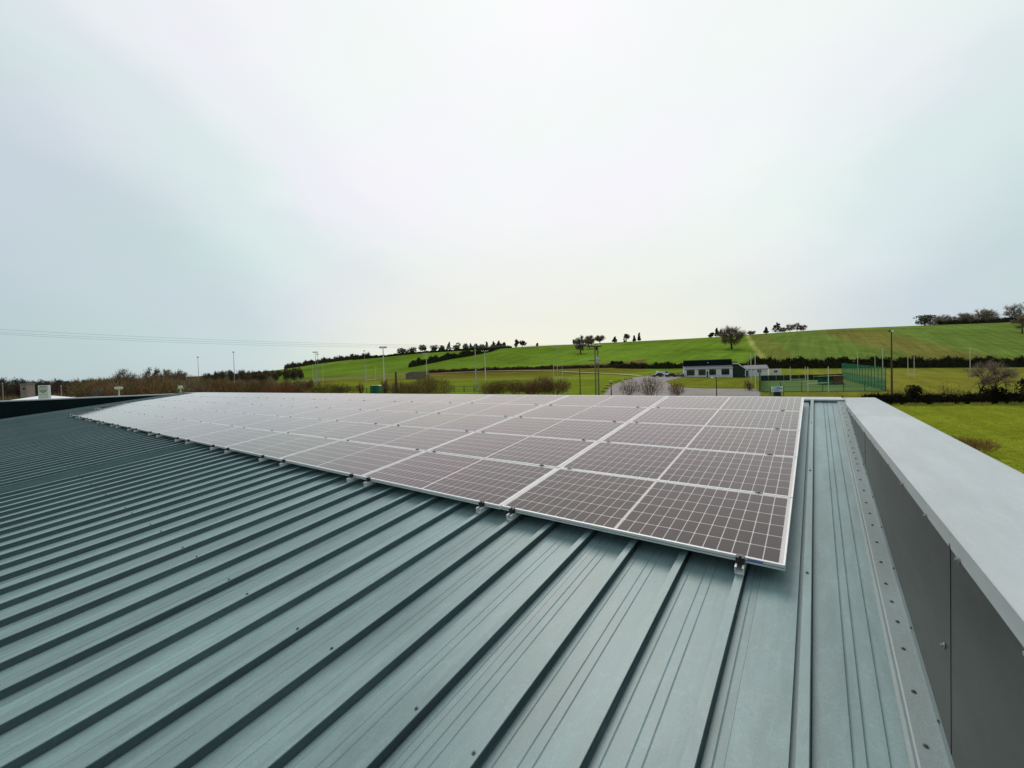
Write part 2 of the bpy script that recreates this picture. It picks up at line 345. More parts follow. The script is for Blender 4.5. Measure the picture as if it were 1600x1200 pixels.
def zraw(l, d):
    l = np.asarray(l, float); d = np.asarray(d, float)
    dd = np.clip(d, 1, 3999); px = np.clip(800+F*l/np.maximum(dd, 25), -2599, 3199)
    i = np.clip(np.searchsorted(TP, px, side='right')-1, 0, len(TP)-2); j = np.clip(np.searchsorted(TD, dd, side='right')-1, 0, len(TD)-2)
    a = (px-TP[i])/(TP[i+1]-TP[i]); b = (dd-TD[j])/(TD[j+1]-TD[j])
    return (TZ[i, j]*(1-a)*(1-b)+TZ[i+1, j]*a*(1-b)+TZ[i, j+1]*(1-a)*b+TZ[i+1, j+1]*a*b)+CW[2]
def zg(l, d):
    """smoothed ground height (world z) at lateral l, distance d"""
    l = np.asarray(l, float); d = np.asarray(d, float); z = 0; wsum = 0
    for ol in (-1, -.5, 0, .5, 1):
        for od in (-1, -.5, 0, .5, 1):
            k = (1.3-abs(ol))*(1.3-abs(od)); q = np.clip(np.abs(d)*.06, 1, 22)
            z = z+k*zraw(l+ol*q*1.6, d+od*q); wsum += k
    return z/wsum
def ld2w(l, d, z):
    l = np.asarray(l, float); d = np.asarray(d, float)
    return np.stack([CW[0]+l*LX[0]+d*DX[0], CW[1]+l*LX[1]+d*DX[1], np.asarray(z, float)+0*l], -1)
def w2ld(p):
    q = np.asarray(p, float)[..., :2]-CW[:2]
    return q@LX, q@DX
def ray(px, py):
    return RW.T@np.array([(px-800)/F, (py-600)/F, 1.0])
def at(px, py, D): return CW+D*ray(px, py)
def project(p):
    c = (np.asarray(p, float)-CW)@RW.T
    return 800+F*c[..., 0]/c[..., 2], 600+F*c[..., 1]/c[..., 2]
_Dm = np.concatenate([np.arange(18, 300, .5), np.arange(300, 900, 2.)])
def G(px, py):
    """where a line of sight of the photograph meets the ground: (l, d, z)"""
    P = CW+_Dm[:, None]*ray(px, py); l, d = w2ld(P); h = P[:, 2]-zg(l, d)
    k = np.nonzero(h < 0)[0]
    if len(k) == 0: return crest(px)
    return float(l[k[0]]), float(d[k[0]]), float(zg(l[k[0]], d[k[0]]))
def crest(px):
    dd = np.arange(240, 640, 4.); l = (px-800)/F*dd; z = zg(l, dd)
    k = int(np.argmax((z-CW[2])/dd)); return float(l[k]), float(dd[k]), float(z[k])
def on_ground(px, D):
    l = (px-800)/F*D; return ld2w(l, D, zg(l, D))
def at_px(px, py): g = G(px, py); return ld2w(*g)
def inpoly(x, y, poly):
    poly = np.asarray(poly); c = np.zeros(np.shape(x), bool); j = len(poly)-1
    for i in range(len(poly)):
        xi, yi = poly[i]; xj, yj = poly[j]
        c ^= ((yi > y) != (yj > y)) & (x < (xj-xi)*(y-yi)/(yj-yi+1e-12)+xi); j = i
    return c
def gpoly(pix): return [G(*p)[:2] for p in pix]
def dist_poly(l, d, pts):
    best = np.full(np.shape(l), 1e9)
    for (a0, b0), (a1, b1) in zip(pts[:-1], pts[1:]):
        vx, vy = a1-a0, b1-b0; t = np.clip(((l-a0)*vx+(d-b0)*vy)/(vx*vx+vy*vy+1e-9), 0, 1)
        best = np.minimum(best, np.hypot(l-a0-t*vx, d-b0-t*vy))
    return best
def axis_steps(segs):
    a = []
    for x0, x1, st in segs: a += list(np.arange(x0, x1, st))
    return np.array(a+[segs[-1][1]])
ls = axis_steps([(-6000, -1000, 700), (-1000, -420, 20), (-420, 460, 2.2), (460, 1000, 20), (1000, 6000, 700)])
ds = axis_steps([(-2500, -300, 300), (-300, 0, 30), (0, 40, 3), (40, 300, 1.6), (300, 520, 3), (520, 1000, 20), (1000, 6000, 700)])
Lg, Dg = np.meshgrid(ls, ds); Zg = zg(Lg, Dg)
PXg = 800+F*Lg/np.maximum(Dg, 1)
GREEN = np.array([.122, .195, .022]); LAWN = np.array([.18, .208, .018]); OLIVE = np.array([.165, .16, .024]); PITCH = np.array([.14, .175, .018])
BROWNB = np.array([.13, .095, .035]); WINTER = np.array([.125, .182, .036]); WOODF = np.array([.07, .055, .025]); DULL = np.array([.13, .15, .035])
tone = np.empty(Lg.shape+(3,)); tone[:] = LAWN
def put(mask, c, k=1.0): tone[mask] = tone[mask]*(1-k)+np.asarray(c)*k
put((PXg < 480) & (Dg > 50), WOODF)
put((PXg > 480) & (PXg < 1010) & (Dg > 60), PITCH)
put((PXg >= 1010) & (PXg < 1250) & (Dg > 60) & (Dg < 180), OLIVE*.5+PITCH*.5)
put((PXg >= 1250) & (Dg > 73), OLIVE)
put((PXg > 480) & (PXg < 1060) & (Dg > 190) & (Dg < 235), OLIVE*.8)
put((PXg > 480) & (PXg < 1060) & (Dg > 236) & (Dg < 262), BROWNB)
put((PXg > 640) & (Dg > 262), GREEN)
put((PXg > 1010) & (Dg > 186), GREEN)
put((PXg <= 660) & (PXg > 430) & (Dg > 270), GREEN*.9)
put((PXg <= 640) & (PXg > 430) & (Dg > 225) & (Dg < 285), DULL)
put((PXg > 1178) & (Dg > 200), WINTER)
# pale worn trail and tilled strip on the hill, soil colours with a shape of their own
trail = [G(*p)[:2] for p in [(1166, 522), (1176, 540), (1188, 553), (1193, 566)]]
dt = dist_poly(Lg, Dg, trail); put(dt < 1.7, (.27, .28, .075))
put((dt < 16) & (dt >= 1.7) & (Lg > np.interp(Dg, sorted([t[1] for t in trail]), [t[0] for t in sorted(trail, key=lambda q: q[1])])), WINTER*.6+np.array([.16, .12, .03])*.4)
till = [G(*p)[:2] for p in [(1325, 516), (1370, 530), (1430, 545), (1500, 560)]]
dt = dist_poly(Lg, Dg, till); kk = np.clip(1.2-dt/26, 0, .62)[..., None]
tone = tone*(1-kk)+np.array([.17, .125, .035])*kk
ground = MB(); ny, nx = Lg.shape
V = ld2w(Lg, Dg, Zg).reshape(-1, 3)
idx = np.arange(ny*nx).reshape(ny, nx)
Fq = np.stack([idx[:-1, :-1], idx[:-1, 1:], idx[1:, 1:], idx[1:, :-1]], -1).reshape(-1, 4)
ground.add(V, Fq.tolist(), tone.reshape(-1, 3))
tag(link('ground', ground.mesh('ground', 'ground', True)), kind='structure')

def sheet(name, pix_or_ld, mtl, step=.7, lift=.06, ld=False, kind='structure'):
    poly = pix_or_ld if ld else gpoly(pix_or_ld)
    P = np.array(poly); l = np.arange(P[:, 0].min(), P[:, 0].max()+step, step); d = np.arange(P[:, 1].min(), P[:, 1].max()+step, step)
    A, B = np.meshgrid(l, d); Z = zg(A, B)+lift; ok = inpoly(A+step/2, B+step/2, poly)
    id2 = np.arange(A.size).reshape(A.shape); c = ok[:-1, :-1]
    q = np.stack([id2[:-1, :-1][c], id2[:-1, 1:][c], id2[1:, 1:][c], id2[1:, :-1][c]], -1)
    used = np.unique(q); mp_ = np.full(A.size, -1); mp_[used] = np.arange(len(used))
    mb = MB().add(ld2w(A, B, Z).reshape(-1, 3)[used], mp_[q].tolist())
    o = link(name, mb.mesh(name, mtl, True)); o['kind'] = kind; return o
def ribbon(name, pts, width, mtl, lift=.05, step=2.0):
    pts = np.array(pts); seg = np.hypot(*np.diff(pts, axis=0).T); s = np.r_[0, np.cumsum(seg)]
    n = max(2, int(s[-1]/step)); t = np.linspace(0, s[-1], n); l = np.interp(t, s, pts[:, 0]); d = np.interp(t, s, pts[:, 1])
    dl = np.gradient(l); dd = np.gradient(d); q = np.hypot(dl, dd); nl, nd = -dd/q, dl/q
    V = []
    for k in (-.5, .5):
        a, b = l+nl*width*k, d+nd*width*k; V.append(ld2w(a, b, np.maximum(zg(a, b), zg(l, d))+lift))
    mb = MB().add(np.concatenate(V), [(i, i+1, n+i+1, n+i) for i in range(n-1)])
    o = link(name, mb.mesh(name, mtl)); o['kind'] = 'structure'; return o
sheet('access_road', [(940, 621), (955, 603), (975, 595), (995, 589), (1030, 586), (1062, 586), (1066, 590), (1040, 596), (1052, 604), (1080, 607), (1180, 608), (1188, 613), (1188, 622)], 'tarmac', .6, .07)
ribbon('yard_path', [G(*p)[:2] for p in [(1050, 588), (1100, 589.2), (1150, 588.5), (1190, 586.5), (1215, 585.5)]], 2.2, 'gravel')
ribbon('gravel_track', [G(*p)[:2] for p in [(690, 584), (760, 580.5), (820, 580), (880, 581), (940, 584), (1000, 588)]], 2.6, 'gravel', .25)
ribbon('gravel_track', [G(*p)[:2] for p in [(665, 594.5), (700, 593.5), (760, 593), (830, 592.5), (900, 592.5), (935, 592)]], 1.6, 'gravel', .12)

# ------------------------------------------------------------------ the roof we stand on
TH = R_(7.5); HP = .13                       # pitch; panel face stands HP above the pans
def P2W(x, s, n): return np.array([x, s*math.cos(TH)-n*math.sin(TH), s*math.sin(TH)+n*math.cos(TH)])
X0, RS = -.228, .348                         # first rib, rib spacing
ribx = lambda k: X0-RS*k
SLO, SHI = -7.5, 5.47
roof = thing('metal_roof', 'teal grey ribbed metal roof that fills the foreground under the panels', 'roof', (0, 0, 0), (TH, 0, 0))
def rib_profile(h=.045, tw=.042):
    """from left to right across one rib centred on 0; the right-hand undercut and slot are made up to darken that side"""
    return [(-tw/2-.012, 0), (-tw/2-.002, h), (tw/2, h+.001), (tw/2+.002, h-.003), (tw/2-.001, h-.006), (tw/2-.024, h-.008), (tw/2-.026, -.034), (tw/2+.006, -.034), (tw/2+.008, 0)]
def sheet_profile(x_right, tall=False):
    """3 ribs and their pans, left to right, ending at x_right"""
    pts = []
    for j in (2, 1, 0):
        c = x_right-.10-j*RS
        if j == 2:
            pts += [(c-.248, 0)]
            for g in (.150, .200): pts += [(c-RS+g-.004, 0), (c-RS+g, -.0025), (c-RS+g+.004, 0)]
        pts += [(c+a, b) for a, b in (rib_profile(.105, .016) if (tall and j == 1) else rib_profile())]
        gr = [.065, .150, .200] if j else [.065]
        for g in gr:
            if j == 0 and g > .09: continue
            pts += [(c+g-.004, 0), (c+g, -.0025), (c+g+.004, 0)]
        if j == 0: pts += [(x_right-.0005, 0)]
    return pts
def extrude_s(pts, s0, s1, n0=-HP):
    n = len(pts); V = [(x, s, z+n0) for s in (s0, s1) for x, z in pts]
    return MB().add(V, [(i, i+1, n+i+1, n+i) for i in range(n-1)])
sheets = []
k = 0; xr = X0+.10
nsheet = 29
base = [(x-xr, z) for x, z in sheet_profile(xr)]
tallp = [(x-xr, z) for x, z in sheet_profile(xr, True)]
me_n = extrude_s(base, SLO, SHI).mesh('roof_sheet', 'roof'); me_t = extrude_s(tallp, SLO, SHI).mesh('roof_sheet', 'roof')
screw_mb = MB()
def screw_mesh(name, mtl, r=.011, h=.006):
    mb = MB()
    mb.tube([(0, 0, 0), (0, 0, .002)], [r, r*.95], 10)
    mb.tube([(0, 0, .002), (0, 0, h)], [r*.55, r*.48], 6)
    return mb.mesh(name, mtl)
ME_SCREW = screw_mesh('fixing_screw', 'screw', .0092, .0065); ME_CAP = screw_mesh('fixing_screw', 'capscrew', .011, .009)
for i in range(nsheet):
    sh = link('roof_sheet', me_t if i == 9 else me_n, roof, (xr-i*3*RS, 0, 0.0012*(i % 2)))
    for j in (0, 2):                         # screws on two ribs of every three
        for s in (-5.1, -1.70):
            if (s < -3 and i > 12) or i > 19: continue
            link('fixing_screw', ME_SCREW, sh, (-.10-j*RS-.002+random.uniform(-.003, .003), s+random.uniform(-.012, .012), -HP+.0465), (0, 0, random.random()))
# edge sheet at the gable: seam rib, pan with two folds, upstand flashing
edge = []
edge += [(X0+.1005, 0.0006)]
c0 = .107
edge += [(c0-.046, .0006), (c0-.045, -.028), (c0-.024, -.028), (c0-.024, .042), (c0+.014, .043), (c0+.017, .039), (c0+.014, .036), (c0-.006, .034), (c0-.006, -.030), (c0+.020, -.030), (c0+.022, .0006)]  # slots either side of the rib are added to show as dark lines
for g in (.25, .29, .355):
    edge += [(g-.005, .0006), (g, -.005), (g+.005, .0006)]
edge += [(.425, .0006)]
part('roof_sheet', extrude_s(edge, SLO, SHI), 'roof', roof)
es = [o for o in roof.children][-1]
for s in (-3.9, -1.9, .13, 1.97, 3.87): link('fixing_screw', ME_SCREW, es, (c0-.006, s, -HP+.044), (0, 0, s))
# left gable pan up to the far parapet
part('roof_sheet', extrude_s([(-30.96, .0006), (-30.8, .0006), (-30.79, .03), (-30.75, .03), (-30.74, .0006), (xr-nsheet*3*RS, .0006)], SLO, SHI), 'roof', roof)
# ridge capping, kept level with the parapets
rm = bpy.data.objects.new('ridge_capping', None); bpy.data.objects.remove(rm)
zc = .604
def in_roof(mb):
    """turn world-coordinate vertices into the roof's own frame"""
    c, s = math.cos(TH), math.sin(TH)
    mb.v = [np.c_[v[:, 0], v[:, 1]*c+v[:, 2]*s, -v[:, 1]*s+v[:, 2]*c] for v in mb.v]; return mb
for i in range(11):
    xa = .515-i*2.87; xb = xa-2.866
    part('ridge_capping', in_roof(MB().prism([(5.42, .600), (5.42, .628), (5.47, .634), (6.42, .612), (6.42, .42), (6.41, .42), (6.41, .598), (5.47, .618), (5.435, .612), (5.435, .600)], 'x', xb, xa)), 'coping', roof)
# building body below the roof
bw = MB()
bw.box(-31.28, -31.2, -8.0, 6.40, -6.1, .45); bw.box(.90, .955, -8.0, 6.40, -6.1, .45)
part('wall', in_roof(bw), 'wallclad', roof)
part('wall', in_roof(MB().box(-31.2, .90, 6.34, 6.40, -6.1, .41)), 'wallclad', roof)
part('wall', in_roof(MB().box(-31.2, .90, -7.9, -7.5, -6.1, -1.12)), 'wallclad', roof)

# --- right parapet
par = thing('parapet', 'dark metal parapet with pale grey coping along the right roof edge', 'parapet', (.52, 0, 0))
def in_par(mb, ox=.52): mb.v = [v-np.array([ox, 0, 0]) for v in mb.v]; return mb
zr = lambda y, n=-HP: y*math.tan(TH)+n/math.cos(TH)      # roof height (world) under a given y
joints = [-7.9, -5.0, -2.3, -.86, 2.10, 4.6, 6.38]
for a, b in zip(joints[:-1], joints[1:]):
    lo = [(a+.002, zr(a)-.05), (b-.002, zr(b)-.05), (b-.002, .56), (a+.002, .56)]
    V = [(.510, y, z) for y, z in lo]+[(.5135, y, z) for y, z in lo]
    ov = .0 
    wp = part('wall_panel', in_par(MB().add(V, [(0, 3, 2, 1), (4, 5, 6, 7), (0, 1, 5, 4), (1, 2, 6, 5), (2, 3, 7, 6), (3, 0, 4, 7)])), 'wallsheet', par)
    # cover strip lapping the joint
    if b < 6: part('lap_strip', in_par(MB().box(.5085, .5100, b-.012, b+.004, zr(b)-.03, .55)), 'wallsheet', par)
    y = a+.15
    while y < b-.05:
        if -1.6 < y < 5.6:
            link('fixing_screw', ME_SCREW, wp, (.5085-.52, y, zr(y)+.055), (0, -math.pi/2, 0))
        y += .54
    link('fixing_screw', ME_CAP, wp, (.5085-.52, a+.07, (zr(a)+.5)/2+.03), (0, -math.pi/2, 0))
# wall base backing
part('wall_core', in_par(MB().box(.526, .88, -7.95, 6.37, -1.2, .50)), 'wallclad', par)
# coping sections with a drip lip on each side
cj = [-7.95, -4.95, -1.95, .0, 3.06, 6.43]
cj = [-7.95, -4.7, -1.62, 3.06, 6.43]
for i, (a, b) in enumerate(zip(cj[:-1], cj[1:])):
    prof = [(.5235, .512), (.519, .505), (.512, .512), (.5035, .600), (.506, .603), (.950, .609), (.962, .605), (.962, .50), (.957, .50), (.957, .590), (.520, .590)]
    cs = part('coping_section', in_par(MB().prism(prof, 'y', a+.003, b-.003)), 'coping', par)
    y = a+.1
    while y < b:
        if -1.6 < y < 5.8: link('fixing_screw', ME_CAP, cs, (.5085-.52, y+random.uniform(-.03, .03), .536), (0, -math.pi/2, 0))
        y += .52
    if b < 6: part('butt_strap', in_par(MB().box(.507, .958, b-.05, b+.05, .578, .5985)), 'coping', par)
# upstand flashing between roof and wall with its row of screws
fl = MB(); prof = [(.405, .0022), (.418, .004), (.424, .020), (.430, .0215), (.500, .0215), (.508, .030), (.5085, .075), (.5095, .075), (.5095, .028), (.501, .019), (.430, .019), (.426, .017), (.420, .0015)]
n = len(prof)
Vf = [P2W(x, s, z-HP) for s in (SLO, SHI) for x, z in prof]
fl.add(Vf, [(i, (i+1) % n, n+(i+1) % n, n+i) for i in range(n)])
flo = part('flashing', in_par(fl), 'flash', par)
s = -1.5; r2 = random.Random(3)
while s < 5.3:
    p = P2W(.462+r2.uniform(-.008, .008), s, -HP+.0215); link('fixing_screw', ME_SCREW, flo, (p[0]-.52, p[1], p[2]), (TH, 0, r2.random()*3))
    s += r2.choice([.17, .2, .24, .26])
# --- far left parapet
pl = thing('parapet', 'long dark parapet at the far left roof edge with a pale top line', 'parapet', (-31, 0, 0))
for a, b in zip(joints[:-1], joints[1:]):
    lo = [(a+.002, zr(a)-.05), (b-.002, zr(b)-.05), (b-.002, .56), (a+.002, .56)]
    V = [(.004, y, z) for y, z in lo]+[(0, y, z) for y, z in lo]
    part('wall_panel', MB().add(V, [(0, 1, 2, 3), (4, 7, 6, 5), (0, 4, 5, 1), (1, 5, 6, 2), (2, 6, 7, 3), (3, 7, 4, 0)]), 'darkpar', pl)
    part('coping_section', MB().prism([(.012, .55), (.016, .545), (.016, .598), (-.30, .606), (-.30, .5), (-.29, .5), (-.29, .59), (.010, .585)], 'y', a+.003, b-.003), 'coping', pl)
part('wall_core', MB().box(-.26, -.004, -7.9, 6.36, -1.2, .52), 'wallclad', pl)
part('flashing', MB().add([P2W(x, s, z) for s in (SLO, SHI) for x, z in ((.012, -HP+.08), (.012, -HP+.012), (.14, -HP+.006), (.14, -HP+.001))], [(0, 1, 5, 4), (1, 2, 6, 5), (2, 3, 7, 6)]), 'flash', pl)

# ------------------------------------------------------------------ solar panels
PU, PV, PWD, PHT = 2.114, 1.045, 2.096, 1.026
ft, fh = .0115, .035
fm = MB()
def frame_mesh():
    mb = MB(); W, H = PWD, PHT
    o = [(0, 0), (W, 0), (W, H), (0, H)]; i_ = [(ft, ft), (W-ft, ft), (W-ft, H-ft), (ft, H-ft)]
    b = .0015
    ob = [(b, b), (W-b, b), (W-b, H-b), (b, H-b)]
    V = [(x, y, 0) for x, y in ob]+[(x, y, 0) for x, y in i_]+[(x, y, -b) for x, y in o]+[(x, y, -fh) for x, y in o]+[(x, y, -.012) for x, y in i_]
    Fc = []
    for k in range(4):
        l = (k+1) % 4
        Fc += [(k, l, 4+l, 4+k), (8+k, 8+l, l, k), (12+k, 12+l, 8+l, 8+k), (4+k, 4+l, 16+l, 16+k)]
    mb.add(V, Fc)
    # the groove shadow on the lower side is a separate dark strip
    return mb.mesh('frame', 'alu')
ME_FRAME = frame_mesh()
ME_SHADE_STRIP = MB().box(.004, PWD-.004, -.0012, .002, -.0215, -.0185).mesh('frame_shade_strip', 'screw')  # dark strip on the frame face, standing in for a groove's shade
ME_BACK = MB().box(ft-.001, PWD-ft+.001, ft-.001, PHT-ft+.001, -.010, -.0036).mesh('backsheet', 'sheet_white')
ME_PANE = MB().add([(ft, ft, -.0016), (PWD-ft, ft, -.0016), (PWD-ft, PHT-ft, -.0016), (ft, PHT-ft, -.0016)], [(0, 1, 2, 3)]).mesh('glass_pane', 'pane')
mx_, my_, midg = .019, .0085, .020
cpx = (PWD-2*(ft+mx_)-midg)/24; cpy = (PHT-2*(ft+my_))/6; gx, gy = .0062, .0085
def cell_pos():
    for r in range(6):
        for c in range(24):
            yield ft+mx_+c*cpx+(midg if c >= 12 else 0)+gx/2, ft+my_+r*cpy+gy/2
cw_, ch_ = cpx-gx, cpy-gy; ch = .004
def cell_shape(x, y, mb):
    V = [(x+ch, y, 0), (x+cw_-ch, y, 0), (x+cw_, y+ch, 0), (x+cw_, y+ch_-ch, 0), (x+cw_-ch, y+ch_, 0), (x+ch, y+ch_, 0), (x, y+ch_-ch, 0), (x, y+ch, 0)]
    V = [(a, b, -.0028) for a, b, _ in V]+[(a, b, -.0034) for a, b, _ in V]
    mb.add(V, [tuple(range(8))]+[(8+i, 8+(i+1) % 8, (i+1) % 8, i) for i in range(8)])
_m = MB(); cell_shape(0, 0, _m); ME_CELL = _m.mesh('solar_cell', 'cell')
_m = MB()
for x, y in cell_pos(): cell_shape(x, y, _m)
ME_CELLS = _m.mesh('cell_field', 'cell')
ROWN = ['lowest row', 'second row up', 'middle row', 'fourth row up', 'top row']
single = {(0, 0), (0, 1), (0, 2), (1, 0), (1, 1)}
for r in range(5):
    ncol = 12 if r == 0 else 13
    for c in range(ncol):
        x = -PU*(c+1)+(PU-PWD)/2+.009*0; sv = r*PV
        x = -PU*c-PWD
        p = P2W(x, sv, random.uniform(-.0015, .0015))
        pan = thing('solar_panel', f'framed solar panel in the {ROWN[r]}, {ORD[c]} from the right parapet', 'solar panel', p, (TH+random.uniform(-.0012, .0012), random.uniform(-.0008, .0008), 0), 'solar panels on the roof')
        link('frame', ME_FRAME, pan); link('backsheet', ME_BACK, pan)
        if r == 0: link('frame_shade_strip', ME_SHADE_STRIP, pan)
        if (c, r) in single:
            for a, b in cell_pos(): link('solar_cell', ME_CELL, pan, (a, b, 0))
        else:
            tag(link('cell_field', ME_CELLS, pan), kind='stuff')
        link('glass_pane', ME_PANE, pan)
        if (c, r) == (0, 0):
            part('sticker', MB().box(1.905, 1.985, -.0018, .001, -.019, -.006), 'sticker', pan)

# ------------------------------------------------------------------ mounting rails with clamps
rw_, rt_ = .050, .0045; rb, rtp = -HP+.0475, -fh-.001
def rail_mesh(s0, s1):
    prof = [(-rw_/2, rb), (rw_/2, rb), (rw_/2, rtp), (rw_/2-.011, rtp), (rw_/2-.011, rtp-.005), (rw_/2-rt_, rtp-.005), (rw_/2-rt_, rb+rt_), (-rw_/2+rt_, rb+rt_), (-rw_/2+rt_, rtp-.005), (-rw_/2+.011, rtp-.005), (-rw_/2+.011, rtp), (-rw_/2, rtp)]
    n = len(prof); V = [(x, s, z) for s in (s0, s1) for x, z in prof]
    Fc = [(i, (i+1) % n, n+(i+1) % n, n+i) for i in range(n)]
    # the cut end: walls of the channel
    for o in (0, n):
        Fc += [tuple(o+i for i in q) for q in ((0, 1, 6, 7), (1, 2, 5, 6), (2, 3, 4, 5), (0, 7, 8, 11), (8, 9, 10, 11))]
    return MB().add(V, Fc).mesh('rail', 'bracket')
ME_RAIL = rail_mesh(-.066, 5.22); ME_RAIL_UP = rail_mesh(PV-.066, 5.22)
def endclamp(s0):
    mb = MB()
    mb.box(-.024, .024, s0-.026, s0-.0025, rtp-.004, -.012); mb.box(-.024, .024, s0-.026, s0+.009, -.012, .004) if False else mb.box(-.024, .024, s0-.02, s0+.010, .0012, .005)
    mb.box(-.024, .024, s0-.0245, s0-.0028, -.0118, .0048)
    mb.tube([(0, s0-.014, .005), (0, s0-.014, .013)], [.0075, .0075], 6)
    return mb.mesh('end_clamp', 'clamp')
ME_END = endclamp(0); ME_ENDU = endclamp(PV)
_m = MB(); _m.box(-.026, .026, -.022, .003, .0012, .005); _m.tube([(0, -.0095, .005), (0, -.0095, .012)], [.008, .008], 6); _m.box(-.02, .02, -.0165, -.0025, -.03, .0011)
ME_MID = _m.mesh('mid_clamp', 'clamp')
SIDE = ['right', 'left']
for c in range(13):
    xr0, xl0 = -PU*c, -PU*c-PWD
    ks = [k for k in range(90) if xl0+.10 < ribx(k) < xr0-.15]
    for side, k in ((0, ks[0]), (1, ks[-1])):
        rl = thing('mounting_rail', f'aluminium rail, {SIDE[side]} support under the {ORD[c]} panel column from the right parapet', 'mounting rail', P2W(ribx(k)-.002, 0, 0), (TH, 0, 0), 'rails under the solar panels')
        up = c == 12
        link('rail', ME_RAIL_UP if up else ME_RAIL, rl)
        link('end_clamp', ME_ENDU if up else ME_END, rl)
        for r in range(2 if up else 1, 5): link('mid_clamp', ME_MID, rl, (0, r*PV, 0))
# ================================================================== vegetation builders
def slivers(mb, P, D, length, width, col):
    """thin triangles: twigs, blades. P roots, D directions (n,3)"""
    n = len(P); D = D/(np.linalg.norm(D, axis=1, keepdims=True)+1e-9)
    a = np.cross(D, rng.normal(size=(n, 3))); a /= np.linalg.norm(a, axis=1, keepdims=True)+1e-9
    L = np.broadcast_to(np.asarray(length, float), (n,))[:, None]; Wd = np.broadcast_to(np.asarray(width, float), (n,))[:, None]
    V = np.stack([P-a*Wd/2, P+a*Wd/2, P+D*L], 1).reshape(-1, 3)
    C = np.repeat(np.broadcast_to(col, (n, 3)), 3, 0)
    mb.add(V, np.arange(3*n).reshape(n, 3).tolist(), C)
def leaves(mb, P, size, col, upbias=.3):
    """small leaf-clump quads at P"""
    n = len(P); nr = rng.normal(size=(n, 3)); nr[:, 2] += upbias; nr /= np.linalg.norm(nr, axis=1, keepdims=True)
    a = np.cross(nr, rng.normal(size=(n, 3))); a /= np.linalg.norm(a, axis=1, keepdims=True)+1e-9; b = np.cross(nr, a)
    S = (np.asarray(size)*rng.uniform(.6, 1.4, n))[:, None]; q = rng.uniform(.5, .9, n)[:, None]
    V = np.stack([P-a*S, P-b*S*q, P+a*S, P+b*S*q], 1).reshape(-1, 3)
    C = np.repeat(np.broadcast_to(col, (n, 3)), 4, 0)
    mb.add(V, np.arange(4*n).reshape(n, 4).tolist(), C)
def ellip(n, c, r, shell=.5):
    u = rng.normal(size=(n, 3)); u /= np.linalg.norm(u, axis=1, keepdims=True)
    return np.asarray(c)+u*(rng.uniform(shell**3, 1, n)**(1/3))[:, None]*np.asarray(r)
def branches(H, W, seed, lean=0.0, trunk=.2, base=.2, n1=11, n2=11, twig=.06, twlen=.9, ntw=16, tone_=(.19, .145, .11)):
    """bare tree: trunk, limbs curving out to a rounded crown, then a haze of fine twigs"""
    r = np.random.default_rng(seed); wood = MB(); tw = MB(); BK = (.05, .042, .032)
    C = np.array([lean*H*.45, 0, H*(.5+base*.5)]); Rr = np.array([W/2, W/2, H*(1-base)/2])
    def inside(n, a, b_):
        u = r.normal(size=(n, 3)); u /= np.linalg.norm(u, axis=1, keepdims=True); return u*r.uniform(a, b_, (n, 1))
    fork = np.array([lean*H*base*.6, 0, H*base*.95]); top = np.array([lean*H*.4, 0, H*.62])
    wood.tube([(0, 0, -.3), (fork*.5+np.array([W*.01, 0, 0])), fork, (fork+top)/2+r.normal(size=3)*W*.02, top], [trunk*1.35, trunk, trunk*.85, trunk*.55, trunk*.25], 7, False, col=BK)
    cand = inside(200, .45, .68); cand = cand[cand[:, 2] > -.62]; pick = [cand[0]]
    while len(pick) < n1:
        dmin = np.min([np.linalg.norm(cand-p, axis=1) for p in pick], 0); pick.append(cand[int(np.argmax(dmin))])
    P = []; Dn = []
    for s_ in pick:
        e = C+s_*Rr; st = fork+(top-fork)*np.clip(.5+s_[2]*.7+r.normal()*.1, 0, .9); mid = st*.5+e*.5+np.array([0, 0, -.05*H])*np.sign(s_[2]-.1)+r.normal(size=3)*W*.03
        wood.tube([st, mid, e], [trunk*.42, trunk*.28, trunk*.15], 5, False, col=BK)
        for q in inside(n2, .25, .5):
            v = s_*1.15+q*.95; nv = np.linalg.norm(v); v = v/nv*min(nv, .93); g = C+v*Rr; o_ = mid+(e-mid)*r.uniform(.1, 1)
            wood.tube([o_, (o_+g)/2+r.normal(size=3)*W*.015, g], [trunk*.15, trunk*.1, trunk*.05], 3, False, col=BK)
            k = ntw; f = r.uniform(.25, 1, (k, 1)); P.append(o_*(1-f)+g*f+r.normal(size=(k, 3))*W*.025)
            Dn.append(np.tile((g-C)/Rr*.9, (k, 1))+r.normal(size=(k, 3))*.65+np.array([0, 0, .25]))
    P = np.concatenate(P); Dn = np.concatenate(Dn); n = len(P)
    slivers(tw, P, Dn, r.uniform(.5, 1.25, n)*twlen, twig, np.asarray(tone_)*r.uniform(.65, 1.45, (n, 1)))
    return wood, tw
def bare_tree(label, loc, H, W, seed, name='bare_tree', cat='tree', group=None, rz=0, levels=0, n0=0, spread=0, first=0, **k):
    t = thing(name, label, cat, loc, (0, 0, rz), group)
    if 'trunk' not in k: k['trunk'] = max(.12, W*.03)
    if name != 'thorn_tree': k['ntw'] = max(22, k.get('ntw', 8)*3); k['twig'] = k.get('twig', .1)*1.25
    wd, tw = branches(H, W, seed=seed, **k)
    part('trunk', wd, 'twig', t); tag(part('crown', tw, 'twig', t), kind='stuff'); return t
